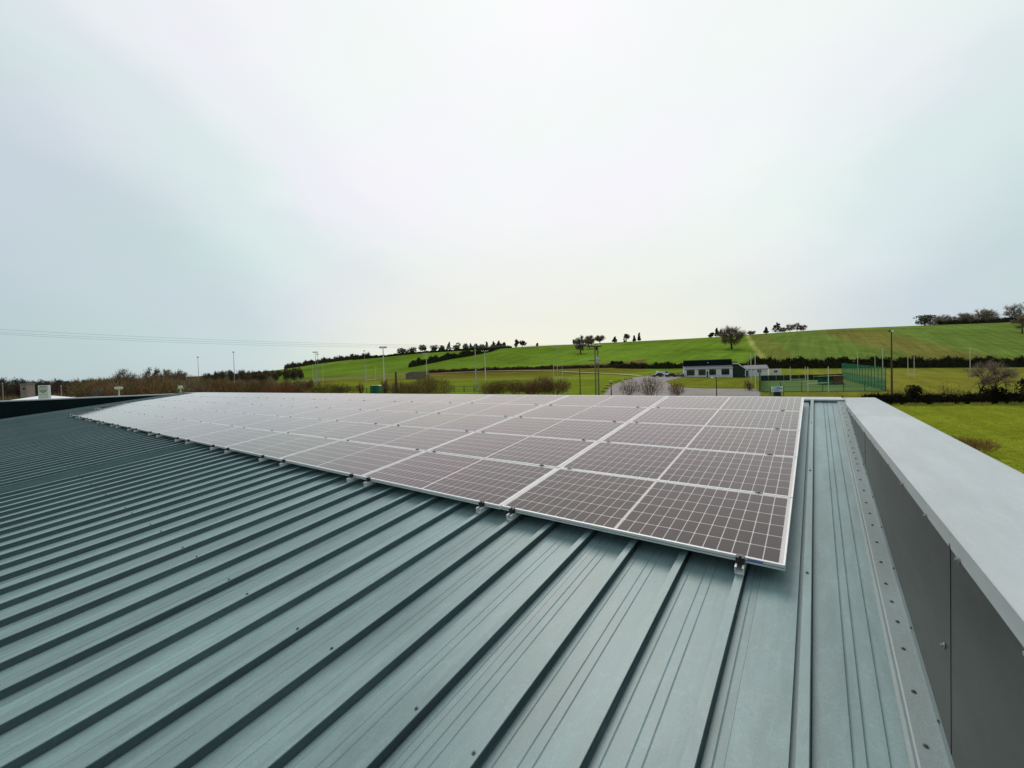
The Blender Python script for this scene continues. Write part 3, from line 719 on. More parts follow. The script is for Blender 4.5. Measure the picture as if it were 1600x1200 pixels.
def evergreen(label, loc, H, W, name='evergreen_tree', group=None, col=(.014, .026, .012), lobes=7, n=260, shape='round', size=.5, cat='tree'):
    t = thing(name, label, cat, loc, (0, 0, 0), group); mb = MB()
    mb2 = MB().tube([(0, 0, -.4), (.1, 0, H*.4), (0, .1, H*.75)], [max(.18, W*.03), max(.12, W*.02), .05], 6, col=(.04, .03, .02))
    for i in range(lobes):
        if shape == 'cone':
            h = (i+.6)/lobes; rr = W/2*(1.05-h)*rng.uniform(.75, 1.15); c = (rng.normal()*W*.05, rng.normal()*W*.05, H*(.12+.82*h)); r3 = (max(rr, .35), max(rr, .35), H/lobes*.75)
        else:
            a = rng.uniform(0, 6.28); q = rng.uniform(.1, .62)*W/2; zc_ = H*rng.uniform(.2, .72); c = (math.cos(a)*q, math.sin(a)*q, zc_); r3 = (W*.27*rng.uniform(.8, 1.3), W*.27*rng.uniform(.8, 1.3), H*.25*rng.uniform(.8, 1.2))
        leaves(mb, ellip(n//lobes, c, r3, .55), size, np.asarray(col)*rng.uniform(.6, 1.6, (n//lobes, 1)))
    part('trunk', mb2, 'twig', t); tag(part('crown', mb, 'leaf', t), kind='stuff'); return t
def hedge(label, pts, H, W, col, name='hedge', dens=3.0, size=.45, rough=.35, group=None, twiggy=0.0, cat='hedge'):
    """pts: (l,d) line on the ground"""
    pts = np.array(pts); seg = np.hypot(*np.diff(pts, axis=0).T); s = np.r_[0, np.cumsum(seg)]; n = int(s[-1]*dens*H)
    t = rng.uniform(0, s[-1], n); l = np.interp(t, s, pts[:, 0]); d = np.interp(t, s, pts[:, 1])
    ph = rng.uniform(0, 6.28, 5); hh = H*(1+rough*(np.sin(t*.35+ph[0])*.4+np.sin(t*.9+ph[1])*.35+np.sin(t*2.1+ph[2])*.25))
    f = rng.uniform(0, 1, n)**.7; ww = W*(1-.45*f)
    l2 = l+rng.uniform(-.5, .5, n)*ww; d2 = d+rng.uniform(-.5, .5, n)*ww
    z = zg(l2, d2)+f*hh; c0_ = ld2w(l[0], d[0], zg(pts[0, 0], pts[0, 1]))
    P = ld2w(l2, d2, z); org = ld2w(pts[0, 0], pts[0, 1], zg(pts[0, 0], pts[0, 1]))
    o = thing(name, label, cat, org, (0, 0, 0), group); mb = MB()
    leaves(mb, P-org, size, np.asarray(col)*rng.uniform(.5, 1.6, (n, 1)), .1)
    ns = max(3, int(s[-1]/1.2)); ts = np.linspace(0, s[-1], ns); lc = np.interp(ts, s, pts[:, 0]); dc = np.interp(ts, s, pts[:, 1])
    tl = np.gradient(lc); td = np.gradient(dc); tn = np.hypot(tl, td)+1e-9; nl_, nd_ = -td/tn, tl/tn
    hc = H*(1+rough*(np.sin(ts*.35+ph[0])*.4+np.sin(ts*.9+ph[1])*.35+np.sin(ts*2.1+ph[2])*.25))*.86; CV = []
    for off, hf in ((-.42, -.1), (-.36, .6), (-.12, 1.0), (.12, .98), (.36, .6), (.42, -.1)):
        jl = off*W*(1+.25*np.sin(ts*1.7+off*9)); a_, b_ = lc+nl_*jl, dc+nd_*jl; CV.append(ld2w(a_, b_, zg(a_, b_)+np.maximum(hc*hf*(1+.12*rng.normal(size=ns)), -.2))-org)
    mb.add(np.concatenate(CV), [(r_*ns+i, r_*ns+i+1, (r_+1)*ns+i+1, (r_+1)*ns+i) for r_ in range(5) for i in range(ns-1)], np.asarray(col)*.8)
    part('foliage', mb, 'leaf', o)
    tb = MB(); m_ = int(n*(.5+twiggy)); k = rng.integers(0, n, m_); Dv = rng.normal(size=(m_, 3))*.5; Dv[:, 2] = abs(Dv[:, 2])+.7
    slivers(tb, P[k]-org, Dv, rng.uniform(.5, 1.2, m_)*H*.4, .05+.02*H, np.array([.06, .045, .03])*rng.uniform(.6, 1.5, (m_, 1)))
    tag(part('stems', tb, 'twig', o), kind='stuff'); return o
def shrub_mass(mb, tb, base, H, W, col, n, tw=.09):
    """twiggy leafless bush: stems fanning out of the ground plus an uneven haze of fine twigs"""
    nl = rng.integers(4, 7)
    for i in range(nl):
        a = 6.28*(i+rng.uniform(0, .8))/nl; q = W*.30*rng.uniform(.25, 1.1); h = H*rng.uniform(.55, 1.02)
        e = base+np.array([math.cos(a)*q, math.sin(a)*q, h*.8]); mid = base+(e-base)*.5+np.array([math.cos(a), math.sin(a), 0])*W*.03
        tb.tube([base+np.array([math.cos(a)*.15, math.sin(a)*.15, -.2]), mid, e], [.07, .05, .02], 3, False, col=np.asarray(col)*.6)
        m_ = n//nl; c = base+np.array([math.cos(a)*q, math.sin(a)*q, h*.52]); rw2 = W*.27*rng.uniform(.75, 1.25)
        P = ellip(m_, c, (rw2, rw2, h*.45), .2); P[:, 2] = np.maximum(P[:, 2], base[2]+.1)
        Dv = (P-base)/np.array([W, W, H])+rng.normal(size=(m_, 3))*.35; Dv[:, 2] += .35
        slivers(mb, P, Dv, rng.uniform(.4, 1.4, m_)*max(.6, H*.17), tw*rng.uniform(.5, 1.3, m_), np.asarray(col)*rng.uniform(.8, 1.25)*rng.uniform(.55, 1.6, (m_, 1)))
def bush(label, loc, H, W, col, n=700, tw=.06, name='bare_bush', group=None):
    t = thing(name, label, 'bush', loc, (0, 0, 0), group); a = MB(); b = MB()
    shrub_mass(a, b, np.zeros(3), H, W, np.asarray(col), n, tw)
    part('stems', b, 'twig', t); tag(part('twigs', a, 'twig', t), kind='stuff'); return t

# ------------------------------------------------------------------ hedges, banks, woods
def gl(*pix): return [G(*p)[:2] for p in pix]
def cl(pxs): return [crest(p)[:2] for p in pxs]
hedge('dark hedge along the foot of the hill behind the goalposts on the right', [(l, d) for l, d in zip(np.interp(np.arange(1178, 1700, 40), [1178, 1250, 1400, 1700], [1178, 1250, 1400, 1700]), [0]*14)] and [((p-800)/F*D, D) for p, D in ((1172, 188), (1230, 189), (1300, 190), (1380, 191), (1450, 191), (1520, 192), (1600, 192), (1700, 193))], 4.2, 3.0, (.04, .042, .02), dens=9, size=.5)
hedge('dark hedge left of the white clubhouse at the hill foot', [((p-800)/F*D, D) for p, D in ((962, 226), (1000, 210), (1035, 200), (1075, 194))], 2.6, 2.5, (.042, .046, .02), dens=9, size=.45)
hedge('low dark hedge behind the clubhouse annex and cabin', [((p-800)/F*D, D) for p, D in ((1075, 194), (1130, 190), (1172, 188))], 2.6, 2.5, (.042, .048, .02), dens=9, size=.45)
hedge('brown bramble bank crossing the foot of the middle field', [((p-800)/F*D, D) for p, D in ((668, 262), (730, 258), (800, 250), (870, 243), (930, 236), (965, 228))], 1.7, 3.5, (.075, .052, .03), name='bramble_bank', dens=6, size=.4, twiggy=.8)
hedge('round dark bush mound above the bramble bank', gl((955, 571), (972, 571)), 2.6, 2.5, (.012, .02, .008), dens=14, size=.4, name='dense_bush', cat='bush')
hedge('diagonal dark hedgerow climbing the hill between two green fields', gl((640, 574), (672, 568), (700, 562), (735, 556), (765, 550))+cl([790]), 4.2, 4.0, (.05, .06, .027), dens=9, size=.7, rough=.6, twiggy=.4)
hedge('thin hedge line under the row of hilltop conifers', [(l, d-14) for l, d in cl([560, 600, 640, 680, 720, 760, 800])], 2.2, 2.5, (.03, .045, .012), dens=5, size=.5)
hedge('hedge of bare scrub on the skyline left of the conifers', [(l, d-3) for l, d in cl([448, 470, 500, 530, 560, 580])], 5.0, 4.0, (.10, .085, .055), dens=5, size=.6, rough=.5, twiggy=.9)
hedge('lower hedge across the left green field', gl((545, 562), (570, 560), (590, 558)), 2.6, 2.5, (.035, .042, .02), dens=7, size=.5)
hedge('black ditch hedge between the lawn and the rough field on the right', [((p-800)/F*D, D) for p, D in ((1345, 73), (1400, 71.5), (1470, 71), (1540, 70), (1620, 69.5), (1760, 69))], 1.7, 1.6, (.018, .018, .009), dens=34, size=.16, rough=.16, twiggy=.5)
# pale tussocks along the ditch
tg = MB(); n = 5200; pxs = rng.uniform(1340, 1640, n); dd_ = np.interp(pxs, [1345, 1400, 1620], [71.6, 70.2, 68]) - rng.uniform(0, 1.4, n)**1.5; l_ = (pxs-800)/F*dd_
cl_ = np.sin(pxs*.12)+np.sin(pxs*.31+1); keep = cl_+rng.normal(size=n)*.7 > -.1; l_, dd_ = l_[keep], dd_[keep]
Dv = rng.normal(size=(len(l_), 3))*.35; Dv[:, 2] = 1
slivers(tg, ld2w(l_, dd_, zg(l_, dd_)), Dv, rng.uniform(.25, .65, len(l_)), .06, np.array([.27, .27, .06])*rng.uniform(.6, 1.3, (len(l_), 1)))
tag(link('rough_grass', tg.mesh('rough_grass', 'twig')), 'pale rough grass growing along the dark ditch', 'grass', kind='stuff')
# the nearer lawn
tg = MB(); n = 42000; dd_ = rng.uniform(20, 70, n); pxs = rng.uniform(1350, 1750, n); l_ = (pxs-800)/F*dd_
Dv = rng.normal(size=(n, 3))*.6; Dv[:, 2] = 1; kt = np.sin(l_*.5)+np.sin(dd_*.37+l_*.2)+rng.normal(size=n)
tc_ = np.where((kt > .6)[:, None], np.array([.20, .215, .025]), np.array([.135, .17, .016]))*rng.uniform(.8, 1.2, (n, 1))
slivers(tg, ld2w(l_, dd_, zg(l_, dd_)-.02), Dv, rng.uniform(.05, .14, n), rng.uniform(.02, .05, n), tc_)
tag(link('lawn_grass', tg.mesh('lawn_grass', 'twig')), 'short uneven grass on the lawn right of the roof', 'grass', kind='stuff')
# far-off brown wood on the left, one mass
wm, wt = MB(), MB()
def wood_row(p0, p1, D0, D1, top, n, cols, ntw, tw):
    for i in range(n):
        px = rng.uniform(p0, p1); D = rng.uniform(D0, D1); l = (px-800)/F*D; zb = float(zg(l, D)); yt = np.interp(px, *top)+rng.uniform(0, 5)
        H = max(3.0, CW[2]+(573.5+(1274.6-px)*.0272-yt)/F*D-zb); W_ = H*rng.uniform(.55, .95)
        c = np.asarray(cols[rng.integers(len(cols))])*rng.uniform(.7, 1.25)
        shrub_mass(wm, wt, ld2w(l, D, zb), H, W_, c, ntw, tw)
BR = [(.15, .095, .05), (.12, .10, .042), (.17, .085, .04), (.105, .09, .04), (.16, .125, .075)]
wood_row(160, 490, 95, 150, ([150, 180, 220, 280, 330, 380, 430, 490], [596, 588, 584, 584, 588, 590, 592, 596]), 120, BR, 520, .11)
wood_row(-120, 200, 190, 300, ([-120, 0, 60, 130, 200], [592, 592, 594, 590, 586]), 110, [(.06, .042, .032), (.05, .042, .03), (.075, .048, .035)], 420, .22)
wood_row(120, 330, 150, 240, ([120, 200, 260, 300, 330], [590, 584, 580, 584, 590]), 70, BR, 460, .18)
wood_row(320, 470, 240, 420, ([320, 345, 400, 440, 470], [582, 576, 577, 577, 572]), 70, [(.055, .05, .03), (.07, .055, .03)], 360, .3)
wood_row(-140, 140, 380, 560, ([-140, 0, 60, 140], [584, 587, 591, 592]), 60, [(.055, .058, .055), (.065, .06, .055)], 320, .4)
wood_row(560, 632, 84, 100, ([560, 632], [606, 606]), 10, BR, 200, .08)
for v_, c_ in zip(wt.v, wt.c): wm.v.append(v_); wm.c.append(c_)
wm.f.extend([tuple(i+wm.n for i in q) for q in wt.f])
tag(link('winter_wood', wm.mesh('winter_wood', 'twig')), 'brown leafless wood and scrub along the left horizon', 'wood', kind='stuff')
bare_tree('tall bare tree rising above the left wood beside the twin lamp', on_ground(195, 140), 11.2, 7.5, 21, twig=.07, twlen=1.0, ntw=4, tone_=(.17, .13, .095))
for i, (px, D, yt) in enumerate(((238, 165, 573), (262, 168, 575), (281, 160, 578))):
    b = on_ground(px, D); H = CW[2]+(573.5+(1274.6-px)*.0272-yt)/F*D-b[2]
    bare_tree(['pale bare tree at the left of three above the left wood', 'pale bare tree in the middle of three above the left wood', 'pale bare tree at the right of three above the left wood'][i], b, H, 7, 31+i, group='pale bare trees above the wood', levels=5, n0=3, spread=.45, twig=.12, twlen=1.1, ntw=5)
# hill trees: conifers on the skyline
row = [(633, 22, 8, 'round'), (647, 14, 9, 'round'), (663.5, 11, 11.5, 'round'), (681, 14, 10, 'round'), (694.5, 10, 8.5, 'round'), (704, 9, 12, 'cone'), (715.5, 13, 12, 'round'), (729, 10, 10, 'round'), (738, 8, 8, 'cone'), (746, 10, 8, 'round'), (755, 10, 8, 'round'), (762.5, 7, 9.5, 'cone'), (772.5, 8, 9.5, 'cone'), (781, 8, 10, 'cone')]
for i, (px, wp_, hp_, sh) in enumerate(row):
    l, d, z = crest(px); k = d/F
    evergreen(f'dark hilltop conifer, {ORD[i]} from the left in the skyline row', ld2w(l, d-6, z-.3), (hp_+2)*k, wp_*k*1.15, 'conifer', 'hilltop conifer row', shape=sh, n=420 if sh == 'round' else 300, size=.75, col=(.075, .095, .075))
for px, wp_, hp_, sh, lab in ((808, 7, 12, 'round', 'slim round skyline tree left of the hilltop gap'), (817, 12, 9, 'round', 'broad dark skyline tree beside the slim round one'), (840, 4, 3, 'round', 'tiny lone dark bush on the middle skyline'),
        (897, 6, 6, 'round', 'small dark tree just left of the bare field trees'), (960, 9, 7, 'cone', 'low dark tree right of the bare field trees'), (978, 9, 11, 'round', 'round dark tree on the skyline above the access road'), (990, 5, 7, 'cone', 'small spiky conifer beside the round skyline tree'), (997, 6, 11, 'cone', 'tall spiky conifer at the right of the skyline pair'),
        (1108, 8, 6, 'round', 'low evergreen left of the lone oak on the hill'), (1117, 9, 12, 'cone', 'taller evergreen left of the lone oak on the hill'), (1123, 6, 9, 'cone', 'short evergreen close beside the lone oak'),
        (1193, 8, 8, 'cone', 'small dark conifer right of the trail on the hill'), (1210, 16, 14, 'cone', 'broad dark conifer on the skyline right of the trail'), (1437.5, 26, 15, 'dome', 'large dome shaped evergreen alone on the right skyline')):
    l, d, z = crest(px); k = d/F
    evergreen(lab, ld2w(l, d-5, z-.4), (hp_+2)*k, wp_*k*(1.25 if sh == 'dome' else 1.1), 'evergreen_tree', None, shape='round' if sh == 'dome' else sh, n=900 if sh == 'dome' else 360, lobes=12 if sh == 'dome' else 7, size=.7, col=(.075, .082, .056))
p = at_px(1143, 545.5); k = 290/F; D_ = w2ld(p)[1]
bare_tree('large lone leafless oak standing on the green hillside', p, 38*D_/F, 42*D_/F, 5, n1=18, n2=12, base=.14, trunk=.55, twig=.11, twlen=1.7, ntw=10, tone_=(.17, .13, .095))
p = at_px(907, 552.5); D_ = w2ld(p)[1]
bare_tree('bare tree in the hill field behind the twin power pole', p, 28*D_/F, 22*D_/F, 9, n1=14, n2=11, base=.12, trunk=.5, twig=.13, twlen=1.7, ntw=9, tone_=(.18, .14, .11))
p = at_px(921, 545); D_ = w2ld(p)[1]
bare_tree('bare tree close behind the power pole crossarm', p, 21*D_/F, 17*D_/F, 10, levels=4, n0=4, spread=.5, first=.2, twig=.16, twlen=1.7, ntw=12)
l, d, z = crest(937); bare_tree('low spreading bare tree on the skyline behind the power pole', ld2w(l, d-4, z), 11*d/F, 19*d/F, 12, levels=4, n0=4, spread=.7, first=.15, twig=.18, twlen=1.6, ntw=10)
for i, px in enumerate((1180, 1230, 1241, 1252, 1262)):
    l, d, z = crest(px); bare_tree(['faint bare tree on the skyline by the trail', 'hazy bare skyline tree, first of four right of the conifer', 'hazy bare skyline tree, second of four right of the conifer', 'hazy bare skyline tree, third of four right of the conifer', 'hazy bare skyline tree, last of four right of the conifer'][i], ld2w(l, d+6, z-.5), ([7, 9, 14, 15, 11][i])*d/F, 13*d/F, 40+i, levels=4, n0=4, spread=.55, first=.2, twig=.1, twlen=1.3, ntw=6)
# wood on the right skyline
for i, px in enumerate(range(1470, 1650, 9)):
    l, d, z = crest(px); hh = np.interp(px, [1465, 1490, 1520, 1560, 1600, 1650], [12, 16, 20, 26, 31, 34])*rng.uniform(.85, 1.1)
    if px < 1602:
        bare_tree(f'leafless wood tree on the right skyline, {["first","second","third","fourth","fifth","sixth","seventh","eighth","ninth","tenth","eleventh","twelfth","thirteenth","fourteenth","fifteenth","sixteenth"][i]} from the left', ld2w(l, d+rng.uniform(-3, 14), z-.4), hh*d/F, 21*d/F, 60+i % 6, group='skyline wood on the right', rz=i*1.3, base=.06, twig=.10, twlen=1.8, ntw=7, tone_=(.21, .175, .14))
hedge('dark hedge under the bare wood on the right skyline', [(l, d-2) for l, d in cl([1466, 1500, 1540, 1580, 1620])], 4.0, 6, (.06, .056, .04), dens=7, size=.8, rough=.3)
p = at_px(1597, 521); bare_tree('bare tree cut by the right photo edge on the hill', p, 30*w2ld(p)[1]/F, 26*w2ld(p)[1]/F, 77, levels=5, n0=4, spread=.55, first=.2, twig=.15, twlen=1.4, ntw=8)
# bushes and trees nearer by
bare_tree('leaning windswept thorn tree above the dark ditch on the right', on_ground(1524, 71), 7.6, 7.0, 14, name='thorn_tree', lean=.42, trunk=.2, base=.3, n1=9, n2=10, twig=.045, twlen=.8, ntw=26)
bare_tree('second crooked thorn stem right of the windswept tree', on_ground(1548, 71), 6.8, 5.2, 15, name='thorn_tree', lean=.3, trunk=.17, base=.38, n1=7, n2=8, twig=.045, twlen=.7, ntw=20)
evergreen('squat ivy clad pollard stump on the ditch bank by the lamp pole', on_ground(1427, 71.5), 3.7, 2.3, 'ivy_stump', None, (.03, .032, .018), 8, 1500, 'round', .13, 'bush')
for i, (px, D, H, W_, lab) in enumerate(((1408, 73, 2.6, 3.2, 'thin straggly bush just left of the ivy stump'), (1449, 73, 3.0, 3.0, 'thin straggly bush just right of the ivy stump'), (1477, 73, 3.8, 3.4, 'upright twiggy bush midway between stump and thorn tree'), (1502, 73, 3.6, 3.6, 'straggly bush touching the thorn tree on its left'), (1583, 72, 4.0, 5.5, 'loose twiggy bush at the far right of the ditch'))):
    bush(lab, on_ground(px, D), H, W_, (.085, .075, .028), 420, .035)
evergreen('dark round bush cut by the right photo edge', on_ground(1603, 72), 5.2, 3.0, 'dark_bush', None, (.012, .014, .008), 8, 900, 'round', .16, 'bush')
evergreen('dark low ivy mound under the thorn trees', on_ground(1552, 70.5), 3.1, 3.4, 'ivy_mound', None, (.01, .012, .006), 8, 1300, 'round', .14, 'bush')
bush('red brown low scrub on the lawn close to the roof edge', on_ground(1510, 33), 1.2, 5.0, (.16, .10, .035), 1500, .03, 'low_scrub')
for i, (px, D, yt, W_, col, lab, n) in enumerate(((655, 78, 580, 10.5, (.12, .10, .035), 'broad olive brown bush beside the dark wooden post', 3600), (772, 80, 594, 6.0, (.10, .075, .03), 'brown bush at the left of the hedge clump on the ridge line', 1500), (805, 82, 591, 7.5, (.10, .075, .032), 'brown bush, second from the left in the hedge clump', 1900), (838, 80, 588, 7.5, (.115, .07, .036), 'red brown bush in the middle of the hedge clump', 2000), (868, 81, 588, 7.0, (.10, .065, .035), 'red brown bush at the right end of the hedge clump', 1800),
        (983, 78, 589, 4.6, (.10, .075, .05), 'leafless shrub at the left edge of the access road', 620), (1014, 76, 583, 6.2, (.095, .07, .045), 'tall leafless shrub in the middle of the access road edge', 900), (1057, 78, 590, 4.8, (.12, .075, .035), 'rust brown shrub left of the clubhouse bank', 760),
        (500, 92, 594, 9, (.10, .075, .032), 'brown bush below the left goalposts', 1700), (535, 95, 598, 8, (.09, .075, .03), 'olive bush between the left goalposts and the green hut', 1300), (440, 90, 592, 9, (.125, .062, .03), 'red brown bush at the right end of the left wood', 1800), (400, 92, 594, 9, (.085, .07, .028), 'olive brown bush in front of the left wood', 1700), (1170, 95, 593, 2.4, (.11, .09, .035), 'thin bush against the green court corner', 300))):
    b = on_ground(px, D); H = CW[2]+(573.5+(1274.6-px)*.0272-yt)/F*D-b[2]
    bush(lab, b, H, W_, np.asarray(col)*np.array([1.05, .95, 1.0]), int(n*(1.2 if 975 < px < 1070 else 2.0)), .05)
# daffodils along the road edge
for i, (px, py) in enumerate(((943, 613), (947, 608), (950, 604), (955, 600), (962, 597), (968, 595), (972, 598), (978, 594), (985, 592))):
    t = thing('daffodil_clump', f'clump of yellow daffodils on the road verge, {ORD[i]} from the roof ridge', 'flowers', at_px(px, py), (0, 0, 0), 'daffodils along the verge')
    a, b = MB(), MB(); m_ = 60; q = rng.uniform(-.6, .6, (m_, 3)); q[:, 2] = 0
    Dv = rng.normal(size=(m_, 3))*.2; Dv[:, 2] = 1; slivers(a, q, Dv, .45, .05, np.array([.06, .12, .03]))
    for j in range(7): x, y = rng.uniform(-.6, .6, 2); b.tube([(x, y, .34), (x+.02, y, .42), (x+.05, y, .50)], [.03, .08, .10], 6)
    part('leaves', a, 'twig', t); part('blooms', b, 'yellow', t)

# ================================================================== things in the landscape
CAMZ = HEAD
def lthing(name, label, cat, px, D, group=None, rz=0.0, z=None):
    p = on_ground(px, D)
    if z is not None: p[2] = z
    return thing(name, label, cat, p, (0, 0, HEAD+rz), group)
def rel(px, py, t):
    """height above a thing's foot of a pixel seen at that thing's distance"""
    l, d = w2ld(np.array(t.location)); hor = 573.5+(1274.6-px)*.0272
    return CW[2]+(hor-py)/F*d-t.location[2]
def goalposts(label, px0, px1, D, ytop, ybar, mtl='palepost', rz=0.0, width=None, group='goalposts'):
    pxm = (px0+px1)/2; t = lthing('goalposts', label, 'goalposts', pxm, D, group, rz)
    w_ = width or (px1-px0)/F*D; h = rel(pxm, ytop, t); hb = rel(pxm, ybar, t)
    for s_ in (-1, 1): part('post', MB().tube([(s_*w_/2, 0, -.3), (s_*w_/2, 0, h)], [.085, .07], 8), mtl, t)
    part('crossbar', MB().tube([(-w_/2+.07, 0, hb), (w_/2-.07, 0, hb)], .06, 8), mtl, t); return t
goalposts('tall pale goalposts at the far left beside a floodlight', 489, 505, 180, 569, 591)
goalposts('tall pale goalposts left of the green hut', 572, 587, 180, 571, 593)
goalposts('narrow looking pale goalposts in the middle of the far pitch', 867, 877, 178, 563, 589, rz=.85, width=6.4)
goalposts('white training goalposts at the back left of the green court', 1234.5, 1258, 122, 573, 592.5)
goalposts('white training goalposts nearest to the roof inside the green court', 1262, 1294, 90, 573, 598.5)
goalposts('yellowish goalposts in the rough field right of the lamp pole', 1418.5, 1428, 135, 556, 586, rz=.35, width=3.4)
def mast(label, px, D, ytop, head='T', hw=1.0, mtl='galv', r=.12, name='floodlight_mast'):
    t = lthing(name, label, 'floodlight', px, D); h = rel(px, ytop, t)
    part('pole', MB().tube([(0, 0, -.3), (0, 0, h*.5), (0, 0, h)], [r*1.3, r, r*.6], 8), mtl, t)
    if head == 'T':
        part('crossarm', MB().tube([(-hw, 0, h+.02), (hw, 0, h+.02)], .06, 6), mtl, t)
        for x in (-hw*.85, -hw*.3, hw*.3, hw*.85):
            lp = part('lamp', MB().prism([(-.12, .0), (.16, .08), (.16, .30), (-.12, .34)], 'x', x-.17, x+.17), 'darkmetal', t); lp.location = (0, -.05, h+.06)
            part('lens', MB().box(x-.15, x+.15, -.145, -.122, .03, .31), 'lampglass', lp)
    elif head == 'one':
        lp = part('lamp', MB().prism([(-.2, .0), (.22, .1), (.22, .42), (-.2, .46)], 'x', -.34, .34), 'darkmetal', t); lp.location = (0, 0, h)
        part('lens', MB().box(-.3, .3, -.225, -.202, .04, .42), 'lampglass', lp)
    return t
mast('slim floodlight mast above the left wood, left of the taller one', 310.5, 190, 559, 'one', .5, r=.1)
mast('floodlight mast above the left wood with a blocky lamp head', 366.5, 185, 551, 'one', .5, r=.12)
mast('floodlight mast standing between the far left goalposts', 494, 170, 551, 'T', 1.0)
mast('floodlight mast close beside the far left goalposts', 497.5, 200, 554, 'T', .5)
mast('thin floodlight mast behind the left goalposts and green hut', 570.5, 200, 549, 'one', .4, r=.09)
mast('pale floodlight mast with crossarm right of the green hut', 600, 100, 544, 'T', .85, 'palepost', .15)
mast('grey floodlight mast behind the broad olive bush', 667, 150, 553, 'T', 1.0, 'palepost', .13)
mast('tall green grey floodlight mast rising from the low green fence', 743.5, 95, 537, None, 1.0, 'galv', .13)
mast('pale floodlight mast right of the tall green grey one', 758.5, 150, 549, 'T', 1.3, 'palepost', .15)
mast('floodlight mast behind the middle goalposts', 871, 185, 542.5, 'T', 2.4, 'galv', .12)
mast('dark wooden lamp pole at the right corner of the green court', 1393, 80, 519, 'one', .4, 'wood', .14, 'lamp_pole')
for px, D, yt, lab in ((1173.5, 96, 554, 'thin pale pole, left one of two at the green court corner'), (1180, 92, 552, 'thicker pale pole at the green court corner'), (1340, 128, 551, 'thin white pole inside the netting, leftmost of three'), (1367, 150, 558, 'short white pole behind the netting'), (1379, 118, 545, 'tall thin white pole behind the netting by the lamp pole'), (1515.5, 128, 543, 'thin white pole standing in the rough field by the thorn tree')):
    t = lthing('net_pole', lab, 'pole', px, D); h = rel(px, yt, t)
    part('pole', MB().tube([(0, 0, -.2), (0, 0, h)], [.085, .07], 8), 'palepost', t); part('pole_cap', MB().tube([(0, 0, h), (0, 0, h+.08)], [.1, .03], 8), 'galv', t)
# plain posts
t = lthing('wooden_post', 'dark brown wooden post left of the olive bush', 'post', 618.5, 76); h = rel(618, 581, t)
part('post', MB().tube([(0, 0, -.2), (0, 0, h)], [.20, .17], 8), 'wood', t); part('post_cap', MB().tube([(0, 0, h), (0, 0, h+.05)], [.19, .1], 8), 'darkmetal', t)
t = lthing('wooden_pole', 'thin dark wooden pole right of the brown hedge clump', 'pole', 906, 82); h = rel(906, 575, t)
part('pole', MB().tube([(0, 0, -.2), (0, 0, h)], [.11, .08], 8), 'wood', t); part('pole_cap', MB().tube([(0, 0, h), (0, 0, h+.05)], [.09, .03], 8), 'darkmetal', t)
t = lthing('bollard_lamp', 'short dark lamp post on the access road', 'lamp', 954.5, 78); h = rel(954, 598, t)
part('post', MB().tube([(0, 0, -.2), (0, 0, h*.45), (0, 0, h)], [.12, .09, .06], 8), 'darkmetal', t); part('lamp_head', MB().tube([(0, 0, h), (0, 0, h+.1), (0, 0, h+.35), (0, 0, h+.42)], [.06, .18, .2, .05], 8), 'galv', t)
t = lthing('street_lamp', 'black street lamp with a white head in front of the clubhouse bank', 'street lamp', 1119, 78); h = rel(1119, 590.5, t)
part('pole', MB().tube([(0, 0, -.2), (0, 0, h)], [.10, .07], 8), 'darkmetal', t); part('arm', MB().tube([(0, 0, h-.05), (-.35, 0, h+.06), (-.6, 0, h+.06)], .04, 6), 'darkmetal', t)
lp = part('lamp_head', MB().prism([(-1.05, .02), (-.5, .0), (-.5, .14), (-.7, .18), (-1.05, .08)], 'y', -.13, .13), 'lampglass', t); lp.location = (0, 0, h)
# twin lamps seen over the far left parapet
for px, D, yt, hs, lab in ((185, 52, 604, 2, 'cream twin headed lamp post beyond the left parapet'), (281.5, 50, 602.5, 1, 'cream single headed lamp post at the left end of the ridge')):
    t = lthing('yard_lamp', lab, 'lamp post', px, D); h = rel(px, yt+5, t)
    part('pole', MB().tube([(0, 0, -.2), (0, 0, h)], [.09, .07], 8), 'palepost', t); part('arm', MB().box(-.38, .38, -.05, .05, h, h+.09), 'palepost', t)
    for x in ((-.24, .24) if hs == 2 else (0,)):
        lp = part('lamp', MB().prism([(-.16, .0), (.18, .06), (.18, .26), (-.16, .3)], 'x', x-.16, x+.16), 'palepost', t); lp.location = (0, 0, h+.1)
        part('lens', MB().box(x-.13, x+.13, -.185, -.162, .03, .27), 'lampglass', lp)
# twin power pole
t = lthing('power_pole', 'twin legged wooden power pole with insulators and a transformer', 'power pole', 932.5, 74); h = rel(932, 541, t)
for x in (-.26, .30): part('leg', MB().tube([(x, 0, -.3), (x*.9, 0, h-.1)], [.15, .12], 8), 'greywood', t)
part('crossarm', MB().box(-1.75, 1.0, -.08, .08, h-.12, h+.06), 'wood', t); part('brace', MB().prism([(-.3, h-.75), (.1, h-.75), (.35, h-.12), (-.45, h-.12)], 'y', .09, .2), 'darkmetal', t)
for x in (-1.1, -.65, .55):
    part('insulator', MB().tube([(x, 0, h+.06), (x, 0, h+.14), (x, 0, h+.2), (x, 0, h+.3), (x, 0, h+.42)], [.05, .16, .08, .2, .06], 8), 'ceramic', t)
h2 = rel(932, 563.5, t)
part('lower_crossarm', MB().box(-1.5, .7, -.07, .07, h2-.05, h2+.06), 'darkmetal', t)
tr = part('transformer', MB().tube([(.05, -.42, h2-.5), (.05, -.42, h2-.42), (.05, -.42, h2+.35), (.05, -.42, h2+.45)], [.25, .33, .33, .2], 10), 'galv', t)
for x in (-.25, .3): part('bushing', MB().tube([(x*.6, -.42, h2+.4), (x*.7, -.42, h2+.7)], [.07, .04], 6), 'ceramic', tr)
